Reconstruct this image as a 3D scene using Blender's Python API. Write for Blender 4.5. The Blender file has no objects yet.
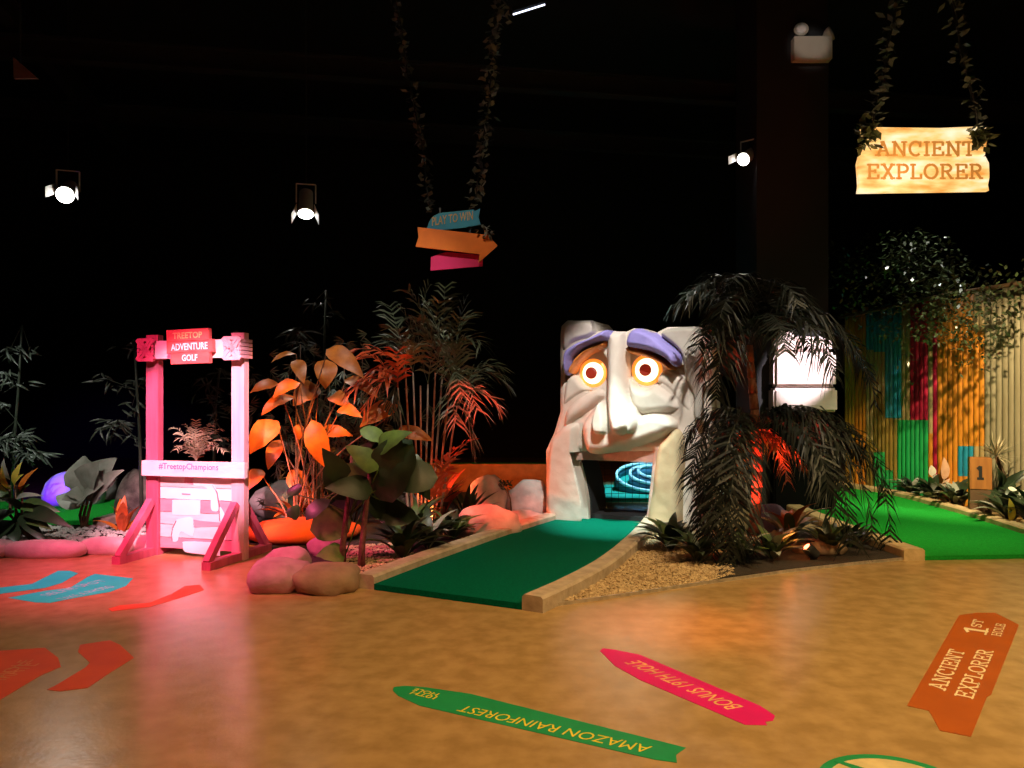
import bpy, math, random
import numpy as np
from mathutils import Vector, Matrix, noise
random.seed(7)
C = bpy.context.scene.collection
sc = bpy.context.scene
PI = math.pi
V = Vector

# ------------------------------------------------------------------ camera, world, exposure, lights
FPX, HOR, CAMZ = 770.0, 400.0, 1.5
cd = bpy.data.cameras.new('camera'); cam = bpy.data.objects.new('camera', cd); C.objects.link(cam)
cam.location = (0, 0, CAMZ); cam.rotation_euler = (PI/2, 0, 0)
cd.sensor_width = 36; cd.lens = FPX/1024*36; cd.shift_y = (HOR-384)/1024
cd.clip_end = 100
sc.camera = cam
w = bpy.data.worlds.new('world'); sc.world = w; w.use_nodes = True
w.node_tree.nodes['Background'].inputs[0].default_value = (.6, .62, .7, 1)
w.node_tree.nodes['Background'].inputs[1].default_value = .006
sc.view_settings.view_transform = 'Standard'; sc.view_settings.look = 'None'
sc.view_settings.gamma = 1; sc.view_settings.exposure = 0; sc.view_settings.use_curve_mapping = False

def spot(loc, target, power, color, angle=40, blend=.5, size=.08):
    l = bpy.data.lights.new('spot_lamp', 'SPOT'); l.energy = power; l.color = color
    l.spot_size = math.radians(angle); l.spot_blend = blend; l.shadow_soft_size = size
    o = bpy.data.objects.new('spot_lamp', l); C.objects.link(o); o.location = loc
    o.rotation_euler = (V(target)-V(loc)).to_track_quat('-Z', 'Y').to_euler()
    return o
def bulb(loc, power, color, size=.05):
    l = bpy.data.lights.new('bulb', 'POINT'); l.energy = power; l.color = color; l.shadow_soft_size = size
    o = bpy.data.objects.new('bulb', l); C.objects.link(o); o.location = loc
    return o
WARM = (1, .60, .24)
# warm wash over the walkway from lamps on the ceiling grid
spot((1.6, 2.2, 6.8), (1.2, 4.2, 0), 820, WARM, 85, 1, .5)
spot((5.2, 2.6, 6.8), (3.2, 4.6, 0), 1900, (1, .70, .29), 75, 1, .5)
spot((-2.2, 1.5, 6.8), (-1.2, 4.6, 0), 480, (1, .52, .22), 66, 1, .5)
spot((1.6, 4.4, 6.6), (1.10, 5.15, 0), 1500, (1, .24, .06), 13, 1, .2)        # orange pool on the walkway
# pink spots on the photo frame
spot((-1.9, 3.6, 3.7), (-3.02, 7.35, 1.12), 2900, (1, .50, .62), 23, .5, .06)
spot((-4.6, 4.6, 4.8), (-3.0, 7.0, .3), 2300, (1, .10, .27), 44, .9, .35)
# white spot on the stone face, red wash on its left flank
spot((1.1, 5.8, 5.0), (1.36, 9.15, 1.25), 1250, (1, .94, .86), 29, .5, .05)
spot((1.2, 7.3, 4.7), (1.22, 8.85, 0), 1900, (.70, 1, .92), 24, .9, .05)
spot((-2.2, 9.5, .6), (.5, 9.6, .7), 380, (1, .16, .05), 44, .8, .04)
# right lane and bamboo wall
spot((5.0, 6.6, 5.2), (4.7, 9.4, 0), 620, (.95, .95, .55), 50, .9, .08)
spot((4.5, 6.2, 4.9), (6.3, 10.6, .7), 2300, (1, .78, .42), 40, .8, .08)
spot((5.6, 10.0, 7.2), (5.55, 10.55, 3.0), 900, (1, .97, .88), 26, .9, .05)
# grey-white spots over the beds
spot((-4.6, 5.2, 4.4), (-4.6, 8.6, .5), 360, (1, .95, .88), 36, .8, .06)
spot((-.6, 6.0, 5.2), (-1.3, 8.6, 1.4), 270, (1, .92, .82), 34, .8, .06)
spot((-5.9, 6.4, 5.2), (-6.0, 9.9, 0), 700, (.9, 1, .9), 30, .8, .06)
spot((3.2, 5.6, 5.4), (2.4, 7.6, .9), 170, (1, .9, .75), 34, .8, .06)
# coloured spots in the beds
spot((-1.5, 6.0, 3.5), (-2.2, 8.0, 1.1), 1000, (1, .27, .03), 27, .5, .04)
spot((-.4, 7.0, 2.6), (-.3, 8.9, .3), 750, (1, .05, .035), 30, .8, .04)
spot((-1.3, 5.2, 4.2), (-1.0, 7.9, .2), 420, (.95, 1, .85), 19, .8, .04)
spot((-2.2, 6.2, 3.6), (-2.15, 8.3, .1), 230, (1, .12, .02), 18, .6, .04)
spot((-3.4, 6.2, 4.9), (-2.2, 8.9, 1.0), 230, (1, .97, .9), 27, .8, .05)
spot((-.6, 10.2, 1.8), (-.3, 12.4, .4), 130, (1, .22, .05), 70, .8, .05)
# on the hanging arrow boards
spot((-1.4, 4.6, 6.4), (-.6, 8.2, 3.25), 320, (1, .85, .62), 14, .6, .05)

# ------------------------------------------------------------------ helpers
def P(px, py, d): return V(((px-512)/FPX*d, d, CAMZ+(HOR-py)/FPX*d))
def G(px, py, z=0.0):
    d = (CAMZ-z)*FPX/(py-HOR); return V(((px-512)/FPX*d, d, z))

def mat(name, col, rough=.6, col2=None, scale=8, bump=0, spec=.5, metal=0, emit=None, estr=0, stretch=None, detail=4, trans=0, bscale=None):
    m = bpy.data.materials.new(name); m.use_nodes = True
    nt = m.node_tree; b = nt.nodes['Principled BSDF']
    b.inputs['Roughness'].default_value = rough; b.inputs['Metallic'].default_value = metal
    b.inputs['Specular IOR Level'].default_value = spec
    b.inputs['Base Color'].default_value = (*col, 1)
    tc = nt.nodes.new('ShaderNodeTexCoord'); mp = nt.nodes.new('ShaderNodeMapping')
    nt.links.new(tc.outputs['Object'], mp.inputs[0])
    if stretch: mp.inputs['Scale'].default_value = stretch
    n = nt.nodes.new('ShaderNodeTexNoise'); n.inputs['Scale'].default_value = scale; n.inputs['Detail'].default_value = detail
    nt.links.new(mp.outputs[0], n.inputs['Vector'])
    if col2 is None: col2 = tuple(c*.72 for c in col)
    r = nt.nodes.new('ShaderNodeValToRGB'); r.color_ramp.elements[0].position = .35; r.color_ramp.elements[1].position = .65
    r.color_ramp.elements[0].color = (*col2, 1); r.color_ramp.elements[1].color = (*col, 1)
    nt.links.new(n.outputs['Fac'], r.inputs[0]); nt.links.new(r.outputs[0], b.inputs['Base Color'])
    if bump:
        n2 = nt.nodes.new('ShaderNodeTexNoise'); n2.inputs['Scale'].default_value = bscale or scale*4; n2.inputs['Detail'].default_value = 5
        nt.links.new(mp.outputs[0], n2.inputs['Vector'])
        bp = nt.nodes.new('ShaderNodeBump'); bp.inputs['Strength'].default_value = bump; bp.inputs['Distance'].default_value = .02
        nt.links.new(n2.outputs['Fac'], bp.inputs['Height']); nt.links.new(bp.outputs[0], b.inputs['Normal'])
    if emit:
        b.inputs['Emission Color'].default_value = (*emit, 1); b.inputs['Emission Strength'].default_value = estr
    return m

WM = {}            # world matrices of the things and parts
class MB:
    def __init__(s, M=None): s.v = []; s.f = []; s.mi = []; s.M = M; s.cur = 0
    def add(s, vs, fs):
        n = len(s.v); s.v += [V(p) for p in vs]; s.f += [[i+n for i in f] for f in fs]; s.mi += [s.cur]*len(fs); return s
    def box(s, c, size, R=None):
        c = V(c); h = V(size)/2; vs = []
        for x in (-1, 1):
            for y in (-1, 1):
                for z in (-1, 1):
                    p = V((x*h.x, y*h.y, z*h.z)); vs.append(c+(R@p if R else p))
        return s.add(vs, [(0,1,3,2),(4,6,7,5),(0,4,5,1),(2,3,7,6),(0,2,6,4),(1,5,7,3)])
    def beam(s, a, b, wx, wy, up=(0,0,1)):
        a, b = V(a), V(b); d = (b-a); L = d.length; d.normalize()
        x = d.cross(V(up)); 
        if x.length < 1e-4: x = V((1,0,0))
        x.normalize(); y = x.cross(d)
        R = Matrix((x, d, y)).transposed()
        return s.box((a+b)/2, (wx, L, wy), R)
    def tube(s, pts, r0, r1=None, n=6, cap=True):
        pts = [V(p) for p in pts]; r1 = r0 if r1 is None else r1; k = len(pts); vs = []; fs = []
        for i, p in enumerate(pts):
            d = (pts[min(i+1, k-1)]-pts[max(i-1, 0)]).normalized()
            x = d.cross(V((0,.3,1)) if abs(d.z) < .95 else V((1,0,0))).normalized(); y = d.cross(x)
            r = r0+(r1-r0)*i/max(1, k-1)
            for j in range(n):
                a = 2*PI*j/n; vs.append(p+x*math.cos(a)*r+y*math.sin(a)*r)
        for i in range(k-1):
            for j in range(n): fs.append((i*n+j, i*n+(j+1) % n, (i+1)*n+(j+1) % n, (i+1)*n+j))
        if cap: fs += [tuple(range(n))[::-1], tuple(range((k-1)*n, k*n))]
        return s.add(vs, fs)
    def lathe(s, prof, c, axis=(0,0,1), n=20):
        ax = V(axis).normalized(); x = ax.orthogonal().normalized(); y = ax.cross(x); c = V(c); vs = []; fs = []; k = len(prof)
        for r, h in prof:
            for j in range(n):
                a = 2*PI*j/n; vs.append(c+ax*h+x*math.cos(a)*r+y*math.sin(a)*r)
        for i in range(k-1):
            for j in range(n): fs.append((i*n+j, i*n+(j+1) % n, (i+1)*n+(j+1) % n, (i+1)*n+j))
        fs += [tuple(range(n))[::-1], tuple(range((k-1)*n, k*n))]
        return s.add(vs, fs)
    def prism(s, poly, off):          # poly: 3-D points, off: extrusion vector
        off = V(off); n = len(poly); vs = [V(p) for p in poly]+[V(p)+off for p in poly]
        fs = [tuple(range(n))[::-1], tuple(range(n, 2*n))]+[(i, (i+1) % n, n+(i+1) % n, n+i) for i in range(n)]
        return s.add(vs, fs)
    def leaf(s, base, tip, width, up=(0,0,1), arch=.15, n=6, fold=.25, kind='ovate', wave=0):
        base, tip = V(base), V(tip); d = tip-base; L = d.length; up = V(up)
        side = d.cross(up)
        if side.length < 1e-5: side = V((1,0,0))
        side.normalize(); nr = side.cross(d).normalized(); vs = []; fs = []
        for i in range(n+1):
            t = i/n; c = base+d*t+nr*(arch*L*4*t*(1-t)*.5)
            if kind == 'ovate': ww = math.sin(PI*min(1, t**.75))**.8
            elif kind == 'round': ww = max(0, 1-(2*t-1)**2)**.5
            elif kind == 'heart': ww = max(0, math.sin(PI*(t**.55)))**.75
            else: ww = math.sin(PI*(.06+.94*t)**.9)
            ww = max(ww, .03)*width/2
            wv = wave*width*math.sin(i*2.3+L*40)
            vs += [c-side*ww+nr*(fold*ww+wv), c, c+side*ww+nr*(fold*ww-wv)]
        for i in range(n):
            a = i*3; fs += [(a, a+1, a+4, a+3), (a+1, a+2, a+5, a+4)]
        return s.add(vs, fs)
    def frond(s, pts, ll, lw, droop=.5, n=24, r=.008, lean=.6):   # rachis with n pairs of leaflets grown out of it, one connected piece
        pts = [V(p) for p in pts]; acc = [0.0]
        for a, b in zip(pts, pts[1:]): acc.append(acc[-1]+(b-a).length)
        LT = acc[-1]
        def at(t):
            l = t*LT; i = 0
            while i < len(pts)-2 and acc[i+1] < l: i += 1
            return pts[i].lerp(pts[i+1], (l-acc[i])/max(1e-6, acc[i+1]-acc[i])), (pts[i+1]-pts[i]).normalized()
        ts = [0]; t0 = .12; hw = min(lw/LT, .8*(1-t0)/n)
        for k in range(n):
            t = t0+(1-t0)*k/n; ts += [t, t+hw]
        ts.append(1); base = len(s.v); A = []
        for t in ts:
            p, d = at(t); x = d.cross(V((0,0,1)))
            if x.length < .05: x = d.cross(V((0,1,0)))
            x.normalize(); y = x.cross(d); rr = r*(1-.8*t)
            s.v += [p-x*rr, p+x*rr, p+y*rr]; A.append((p, d, x, y, t))
        for i in range(len(ts)-1):
            a = base+3*i; b = a+3
            for q in ((a, a+1, b+1, b), (a+1, a+2, b+2, b+1), (a+2, a, b, b+2)): s.f.append(list(q)); s.mi.append(s.cur)
        for k in range(n):
            i = 1+2*k; p, d, x, y, t = A[i]
            L = ll*(.45+.55*math.sin(PI*min(1, .12+.85*t)))*random.uniform(.8, 1.12)
            for sg in (-1, 1):
                dr = (x*sg*.8+d*lean*random.uniform(.6,1.5)+y*random.uniform(-.25, .45)).normalized()
                j = base+3*i+(0 if sg < 0 else 1); m = len(s.v); wv = d*lw*.5
                dl_ = droop*random.uniform(.7,1.3); q1 = p+dr*L*.5+V((0,0,-dl_*L*.14)); q2 = p+dr*L*.88+V((0,0,-dl_*L*.6))
                s.v += [q1-wv, q1+wv, q2]
                s.f += [[j, m, m+1, j+3], [m, m+2, m+1]]; s.mi += [s.cur]*2
        return s
    def build(s, name, mats, parent=None, smooth=False, stuff=False):
        me = bpy.data.meshes.new(name); vs = s.v
        if s.M is not None: vs = [s.M@p for p in vs]
        Mi = WM[parent.name].inverted() if parent is not None else Matrix()
        me.from_pydata([tuple(Mi@p) for p in vs], [], s.f)
        for m in (mats if isinstance(mats, (list, tuple)) else [mats]): me.materials.append(m)
        if any(s.mi): me.polygons.foreach_set('material_index', s.mi)
        if smooth: me.polygons.foreach_set('use_smooth', [True]*len(me.polygons))
        me.validate(); me.update()
        o = bpy.data.objects.new(name, me); C.objects.link(o)
        if parent is not None: o.parent = parent; WM[o.name] = WM[parent.name]
        else: WM[o.name] = Matrix()
        if stuff: o['kind'] = 'stuff'
        return o
def recenter(o):                      # origin of a one-mesh thing to its base
    co = [v.co.copy() for v in o.data.vertices]; c = sum(co, V())/len(co); c.z = min(p.z for p in co)
    o.data.transform(Matrix.Translation(-c)); o.location = c; WM[o.name] = Matrix.Translation(c); return o
def tag(o, label, cat, group=None, kind=None):
    o['label'] = label; o['category'] = cat
    if group: o['group'] = group
    if kind: o['kind'] = kind
    return o
def thing(name, label, cat, loc=(0,0,0), group=None, rz=0):
    o = bpy.data.objects.new(name, None); C.objects.link(o); o.location = loc; o.rotation_euler = (0,0,rz); o.empty_display_size = .1
    WM[o.name] = Matrix.Translation(V(loc))@Matrix.Rotation(rz, 4, 'Z')
    return tag(o, label, cat, group)
def struct(name, mb, m): o = mb.build(name, m); o['kind'] = 'structure'; return o
def copy_tree(o, parent=None):
    c = o.copy(); C.objects.link(c)
    if parent is not None: c.parent = parent
    for ch in list(o.children): copy_tree(ch, c)
    return c
def bez(p0, p1, p2, p3, n):
    out = []
    for i in range(n+1):
        t = i/n; u = 1-t; out.append(p0*u**3+p1*3*u*u*t+p2*3*u*t*t+p3*t**3)
    return out
def smooth_closed(pts, sub=5):
    out = []; n = len(pts)
    for i in range(n):
        p0, p1, p2, p3 = (np.array(pts[(i+k) % n], float) for k in (-1, 0, 1, 2))
        for j in range(sub):
            t = j/sub
            out.append(tuple(.5*(2*p1+(p2-p0)*t+(2*p0-5*p1+4*p2-p3)*t*t+(3*p1-p0-3*p2+p3)*t**3)))
    return out

def font_mesh(text, bold=0, shear=0, align='CENTER'):     # Blender's own letter outlines as flat polygons, cap height about 0.7
    cu = bpy.data.curves.new('letters', 'FONT'); cu.body = text; cu.size = 1; cu.offset = bold; cu.shear = shear; cu.align_x = align; cu.resolution_u = 3
    o = bpy.data.objects.new('letters', cu); C.objects.link(o)
    dg = bpy.context.evaluated_depsgraph_get(); dg.update(); me = o.evaluated_get(dg).to_mesh()
    vs = [v.co.copy() for v in me.vertices]; fs = [tuple(p.vertices) for p in me.polygons]
    o.evaluated_get(dg).to_mesh_clear(); bpy.data.objects.remove(o); bpy.data.curves.remove(cu)
    return vs, fs
# slab-serif stroke letters on a box 0..w by 0..1
def arc(cx, cy, rx, ry, a0, a1, n=10): return [(cx+rx*math.cos(math.radians(a0+(a1-a0)*i/n)), cy+ry*math.sin(math.radians(a0+(a1-a0)*i/n))) for i in range(n+1)]
SER = .17
def se(x, y, l=SER): return [(x-l, y), (x+l, y)]
SLAB = {
 'A': (.9, [[(.12,0),(.45,1)],[(.45,1),(.78,0)],[(.24,.35),(.66,.35)], se(.12,.05), se(.78,.05), [(.3,.95),(.5,.95)]]),
 'N': (.95, [[(.17,0),(.17,1)],[(.17,1),(.78,0)],[(.78,0),(.78,1)], se(.17,.05), se(.78,.95), [(.02,.95),(.2,.95)]]),
 'C': (.85, [arc(.45,.5,.37,.47,50,310,14), [(.74,.62),(.74,.98)]]),
 'I': (.42, [[(.21,0),(.21,1)], se(.21,.05), se(.21,.95)]),
 'E': (.8, [[(.17,0),(.17,1)],[(.02,.05),(.72,.05)],[(.02,.95),(.7,.95)],[(.17,.52),(.52,.52)],[(.7,.95),(.7,.72)],[(.72,.05),(.72,.28)],[(.52,.62),(.52,.42)]]),
 'T': (.8, [[(.4,0),(.4,1)],[(.05,.95),(.75,.95)],[(.05,.95),(.05,.72)],[(.75,.95),(.75,.72)], se(.4,.05)]),
 'X': (.88, [[(.14,0),(.74,1)],[(.14,1),(.74,0)], se(.14,.05,.14), se(.74,.05,.14), se(.14,.95,.14), se(.74,.95,.14)]),
 'P': (.8, [[(.17,0),(.17,1)],[(.02,.95),(.45,.95)]+arc(.45,.7,.27,.25,90,-90,8)+[(.17,.45)], se(.17,.05)]),
 'L': (.75, [[(.17,0),(.17,1)],[(.02,.05),(.68,.05)],[(.68,.05),(.68,.32)], se(.17,.95)]),
 'O': (.95, [arc(.47,.5,.4,.46,0,360,18)]),
 'R': (.88, [[(.17,0),(.17,1)],[(.02,.95),(.45,.95)]+arc(.45,.73,.25,.22,90,-90,8)+[(.17,.51)],[(.42,.5),(.72,.05)],[(.66,.05),(.86,.05)], se(.17,.05)]),
 'H': (.95, [[(.17,0),(.17,1)],[(.77,0),(.77,1)],[(.17,.5),(.77,.5)], se(.17,.05), se(.77,.05), se(.17,.95), se(.77,.95)]),
 'S': (.72, [arc(.36,.73,.28,.23,30,270,10)+arc(.36,.27,.28,.24,90,-150,10), [(.62,.72),(.62,.97)], [(.09,.28),(.09,.03)]]),
 '1': (.5, [[(.27,0),(.27,1)],[(.27,.97),(.06,.8)],[(.05,.05),(.48,.05)]]),
 ' ': (.4, [])}
def slab_mesh(text, t=.13, gap=.1):
    vs = []; fs = []; x0 = 0
    for ch in text:
        wd, strokes = SLAB[ch]
        for st in strokes:
            for a, b in zip(st, st[1:]):
                zk = .00012*(len(vs)//4 % 12)
                ax, ay, bx, by = a[0]+x0, a[1], b[0]+x0, b[1]; dx, dy = bx-ax, by-ay; l = math.hypot(dx, dy) or 1
                tt = t*(.75 if abs(dy) < .01 else 1); nx, ny = -dy/l*tt/2, dx/l*tt/2; ex, ey = dx/l*.03, dy/l*.03
                n = len(vs); vs += [V((ax+nx-ex, ay+ny-ey, zk)), V((ax-nx-ex, ay-ny-ey, zk)), V((bx-nx+ex, by-ny+ey, zk)), V((bx+nx+ex, by+ny+ey, zk))]; fs.append((n, n+1, n+2, n+3))
        x0 += wd+gap
    return vs, fs, x0-gap
def letters(vs, fs, org, X, Y, nrm, parent, m, name='lettering', thick=.001):
    """flat letters in the plane org + x*X + y*Y"""
    mb = MB(); nn = V(nrm).normalized()*thick
    mb.add([V(org)+V(X)*p.x+V(Y)*p.y+nn+nn/thick*p.z for p in vs], fs)
    return mb.build(name, m, parent)
def fit(vs, width=None, height=None, center=True):
    xs = [p.x for p in vs]; ys = [p.y for p in vs]
    x0, x1, y0, y1 = min(xs), max(xs), min(ys), max(ys)
    return [V(((p.x-x0)/(x1-x0)-.5, (p.y-y0)/(y1-y0)-.5, p.z)) for p in vs]     # -.5 .. .5 both ways

# ------------------------------------------------------------------ materials
M_floor = mat('polished_tan_floor', (.50,.32,.135), .25, (.37,.23,.09), 7, .05, .5, bscale=40, detail=12)
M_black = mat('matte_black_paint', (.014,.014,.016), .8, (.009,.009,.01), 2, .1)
M_steel = mat('dark_steel', (.03,.03,.033), .5, None, 5)
M_column = mat('dark_grey_column_paint', (.017,.018,.021), .75, (.013,.014,.016), 2, .1)
M_turf = mat('green_turf', (.001,.16,.095), .95, (.001,.115,.07), 60, .5, .03)
M_turf2 = mat('bright_green_turf', (.02,.40,.045), .95, (.015,.30,.03), 60, .5, .05)
M_kerb = mat('tan_concrete_kerb', (.58,.47,.36), .8, (.42,.32,.23), 9, .25)
M_kerb_side = M_kerb
M_gravel = mat('tan_gravel', (.55,.40,.22), .9, (.34,.22,.11), 60, .6)
M_pebble = mat('pebble_tan', (.66,.50,.30), .8, (.40,.27,.14), 25)
M_soil = mat('dark_soil', (.05,.035,.025), .95, (.025,.018,.012), 30, .6)
M_stone = mat('pale_carved_stone', (.66,.59,.52), .75, (.55,.48,.41), 3, .2, .3, bscale=14)
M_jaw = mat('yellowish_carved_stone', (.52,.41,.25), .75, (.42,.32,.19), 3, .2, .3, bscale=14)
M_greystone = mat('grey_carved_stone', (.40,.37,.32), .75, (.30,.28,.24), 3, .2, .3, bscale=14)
M_lilac = mat('lilac_painted_stone', (.30,.26,.62), .7, (.24,.21,.52), 6, .2, .3)
M_lid = mat('orange_lit_lid', (.75,.27,.05), .6, (.62,.2,.04), 8)  # the eyes' orange glow on the lids is put into this colour
M_rock = mat('pale_grey_rock', (.62,.56,.52), .85, (.38,.33,.31), 4, .5, .3, bscale=12)
M_pinkrock = mat('pinkish_kerb_rock', (.56,.31,.36), .85, (.40,.20,.24), 5, .5, .3, bscale=14)
M_kerbpink = mat('pale_pink_kerb_stone', (.66,.47,.46), .85, (.52,.34,.34), 5, .5, .3, bscale=14)
M_brownrock = mat('brown_kerb_rock', (.40,.26,.17), .85, (.28,.18,.12), 5, .5, .3, bscale=14)
M_orangerock = mat('orange_lit_rock', (.62,.11,.02), .8, (.45,.07,.015), 3, .4, .3)  # red-orange light falling on the rock is put into its colour
M_wood = mat('pink_lit_timber', (.80,.50,.52), .6, (.70,.40,.43), 3, .15, .4, stretch=(6,6,.6))  # pale timber with the pink light put into its colour
M_woodred = mat('red_lit_timber', (.60,.12,.20), .6, (.48,.085,.15), 3, .15, .4, stretch=(6,6,.6))  # same timber under the redder light, which is put into the colour
M_planklight = mat('whitewashed_plank', (.86,.74,.72), .6, (.78,.62,.62), 3, .1, .4, stretch=(.6,6,6))
M_plankpink = mat('pink_lit_plank', (.80,.36,.42), .6, (.70,.28,.34), 3, .1, .4, stretch=(.6,6,6))  # pale plank, pink light put into its colour
M_whitepaint = mat('white_paint', (.93,.91,.9), .5, (.88,.86,.85), 6)
M_rope = mat('rope', (.78,.50,.45), .9, (.60,.33,.3), 40, .4)
M_signred = mat('red_sign_board', (.70,.13,.11), .6, (.58,.09,.08), 4, .1, stretch=(.6,6,6))
M_lettwhite = mat('white_lettering', (.93,.9,.88), .6, (.88,.85,.82))
M_lettorange = mat('orange_lettering', (1,.62,.26), .6, (.95,.55,.2))
M_lettlilac = mat('lilac_lettering', (.42,.14,.36), .6, (.38,.12,.32))
def leafm(n, c, c2=None, r=.42, s=9): return mat(n, c, r, c2 or tuple(x*.55 for x in c), s, .05, .5)
M_lgreen = leafm('mid_green_leaf', (.10,.17,.045))
M_ldark = leafm('dark_green_leaf', (.030,.052,.022), r=.4)
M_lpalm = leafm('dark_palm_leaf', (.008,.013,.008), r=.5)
M_larec = leafm('grey_green_palm_leaf', (.12,.15,.09), r=.38)
M_lorange = leafm('orange_brown_leaf', (.66,.20,.025), (.45,.11,.012))
M_lred = leafm('red_orange_leaf', (.75,.14,.04), (.5,.07,.02))
M_lgrey = leafm('grey_green_leaf', (.42,.43,.36), (.28,.29,.23))
M_lyellow = leafm('yellow_leaf', (.65,.55,.08), (.4,.32,.04))
M_lpale = leafm('pale_straw_leaf', (.55,.46,.30), (.35,.28,.16))
M_ldim = leafm('dim_green_leaf', (.07,.085,.06))
M_white = leafm('white_spathe', (.85,.80,.68), (.7,.62,.5))
M_pinkleaf = leafm('pink_spathe', (.85,.5,.33), (.7,.36,.2))
M_stem = mat('brown_stem', (.22,.12,.06), .7, (.12,.06,.03), 20, .3)
M_stemred = mat('reddish_stem', (.25,.08,.07), .7, (.14,.04,.04), 30, .4)
M_stemred2 = mat('red_orange_cane', (.55,.22,.12), .6, (.35,.12,.06), 20)
M_trunk = mat('red_brown_palm_trunk', (.40,.16,.09), .85, (.2,.07,.04), 14, .6, stretch=(1,1,.4))
M_metal = mat('brushed_metal_edging', (.8,.77,.72), .4, None, 20, metal=.8)
M_lampwhite = mat('white_lamp_housing', (.75,.73,.70), .5, (.7,.68,.65))
M_beige = mat('beige_metal_box', (.50,.45,.37), .5, (.47,.42,.34), 6)
M_glass = mat('lens', (.75,.75,.72), .15, (.6,.6,.58), 30)

# ------------------------------------------------------------------ the room
struct('floor', MB().box((0, 9, -.1), (26, 26, .2)), M_floor)
struct('wall_back', MB().box((0, 20.1, 4), (26, .2, 8)), M_black)
struct('wall_left', MB().box((-12.1, 9, 4), (.2, 26, 8)), M_black)
struct('wall_right', MB().box((12.1, 9, 4), (.2, 26, 8)), M_black)
struct('ceiling', MB().box((0, 9, 8.1), (26, 26, .2)), M_black)
for i, (a, b) in enumerate([((-12, 14.5, 7.0), (12, 17.5, 6.6)), ((-12, 10.5, 6.5), (12, 13.8, 6.3)), ((-5.8, 4.6, 6.9), (-8.5, 17, 6.9))]):
    mb = MB(); mb.beam(a, b, .2, .03); mb.beam(V(a)+V((0,0,.3)), V(b)+V((0,0,.3)), .2, .03); mb.beam(V(a)+V((0,0,.15)), V(b)+V((0,0,.15)), .03, .28)
    struct('trim_%d' % (i+1), mb, M_steel)
# column
cx, cy = (793-512)/FPX*10.4, 10.9
struct('trim_4', MB().box((cx, cy, 4), (.97, .97, 8)), M_column)
# ------------------------------------------------------------------ planting beds, gravel, lanes
def bed(name, label, pts, h, m, stuffless=True):
    mb = MB(); mb.prism([V((p.x, p.y, .001)) for p in pts], (0,0,h)); return mb
bl = thing('planting_bed', 'dark soil bed behind the frame and the rock kerb', 'planting bed', (-3, 9, 0))
bed('', '', [V((-7.5,7.75,0)), G(130,549), G(200,541), G(262,546), G(298,560), G(312,588), G(352,590), G(372,582), G(440,556), G(520,528), G(572,512), V((.6,14,0)), V((-7.5,14,0))], .014, M_soil).build('soil', M_soil, bl)
br = thing('planting_bed', 'tan gravel bed under the palm, between the two green lanes', 'planting bed', (2.6, 7.6, 0))
bedR = [G(545,607.5), G(620,597), G(700,585), G(790,572), G(860,564), G(918,558.5), V((3.78,9.6,0)), V((3.9,13,0)), V((2.2,13,0)), G(668,514), G(640,545), G(600,577)]
bed('', '', bedR, .012, M_gravel).build('gravel_base', M_gravel, br)
mul = [G(716,581), G(760,575), G(790,571), G(860,563), G(905,559), G(880,549), G(840,535), G(800,532), G(760,540), G(725,556)]
bed('', '', mul, .022, M_soil).build('mulch', M_soil, br)
mb = MB()
ed = [G(545,607.5), G(620,597), G(700,585), G(790,572), G(860,564), G(918,558.5)]
for a, b in zip(ed, ed[1:]): mb.beam(V((a.x,a.y-.006,.013)), V((b.x,b.y-.006,.013)), .01, .026)
mb.build('edging', M_metal, br)
def in_poly(x, y, poly):
    c = False; n = len(poly)
    for i in range(n):
        a, b = poly[i], poly[i-1]
        if (a.y > y) != (b.y > y) and x < (b.x-a.x)*(y-a.y)/(b.y-a.y)+a.x: c = not c
    return c
def pebbles(poly, count, rmin, rmax, zc):
    mb = MB(); x0 = min(p.x for p in poly); x1 = max(p.x for p in poly); y0 = min(p.y for p in poly); y1 = max(p.y for p in poly)
    k = 0
    while k < count:
        x, y = random.uniform(x0, x1), random.uniform(y0, y1)
        if not in_poly(x, y, poly): continue
        k += 1; r = random.uniform(rmin, rmax); a = random.uniform(0, PI); z = zc+random.uniform(-.3, .4)*r
        ca, sa = math.cos(a)*r*1.3, math.sin(a)*r*1.3; cb, sb = math.cos(a+PI/2)*r, math.sin(a+PI/2)*r
        mb.add([(x+ca,y+sa,z),(x+cb,y+sb,z+.2*r),(x-ca,y-sa,z),(x-cb,y-sb,z-.1*r),(x+.2*ca,y+.2*sb,z+.8*r),(x,y,z-.6*r)],
               [(0,1,4),(1,2,4),(2,3,4),(3,0,4),(1,0,5),(2,1,5),(3,2,5),(0,3,5)])
    return mb
pebbles([G(552,605), G(640,594), G(705,584), G(735,577), G(728,556), G(672,540), G(655,538), G(610,577)], 5200, .007, .016, .018).build('pebbles', M_pebble, br, stuff=True)
pebbles([G(335,584), G(360,584), G(380,576), G(420,562), G(400,545), G(340,548)], 1700, .008, .018, .02).build('pebbles', M_pebble, bl, stuff=True)
pebbles([V((-6.5,7.9,0)), V((-3.8,7.8,0)), V((-3.7,8.9,0)), V((-6.5,8.9,0))], 1500, .012, .03, .04).build('pebbles', M_rock, bl, stuff=True)

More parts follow.
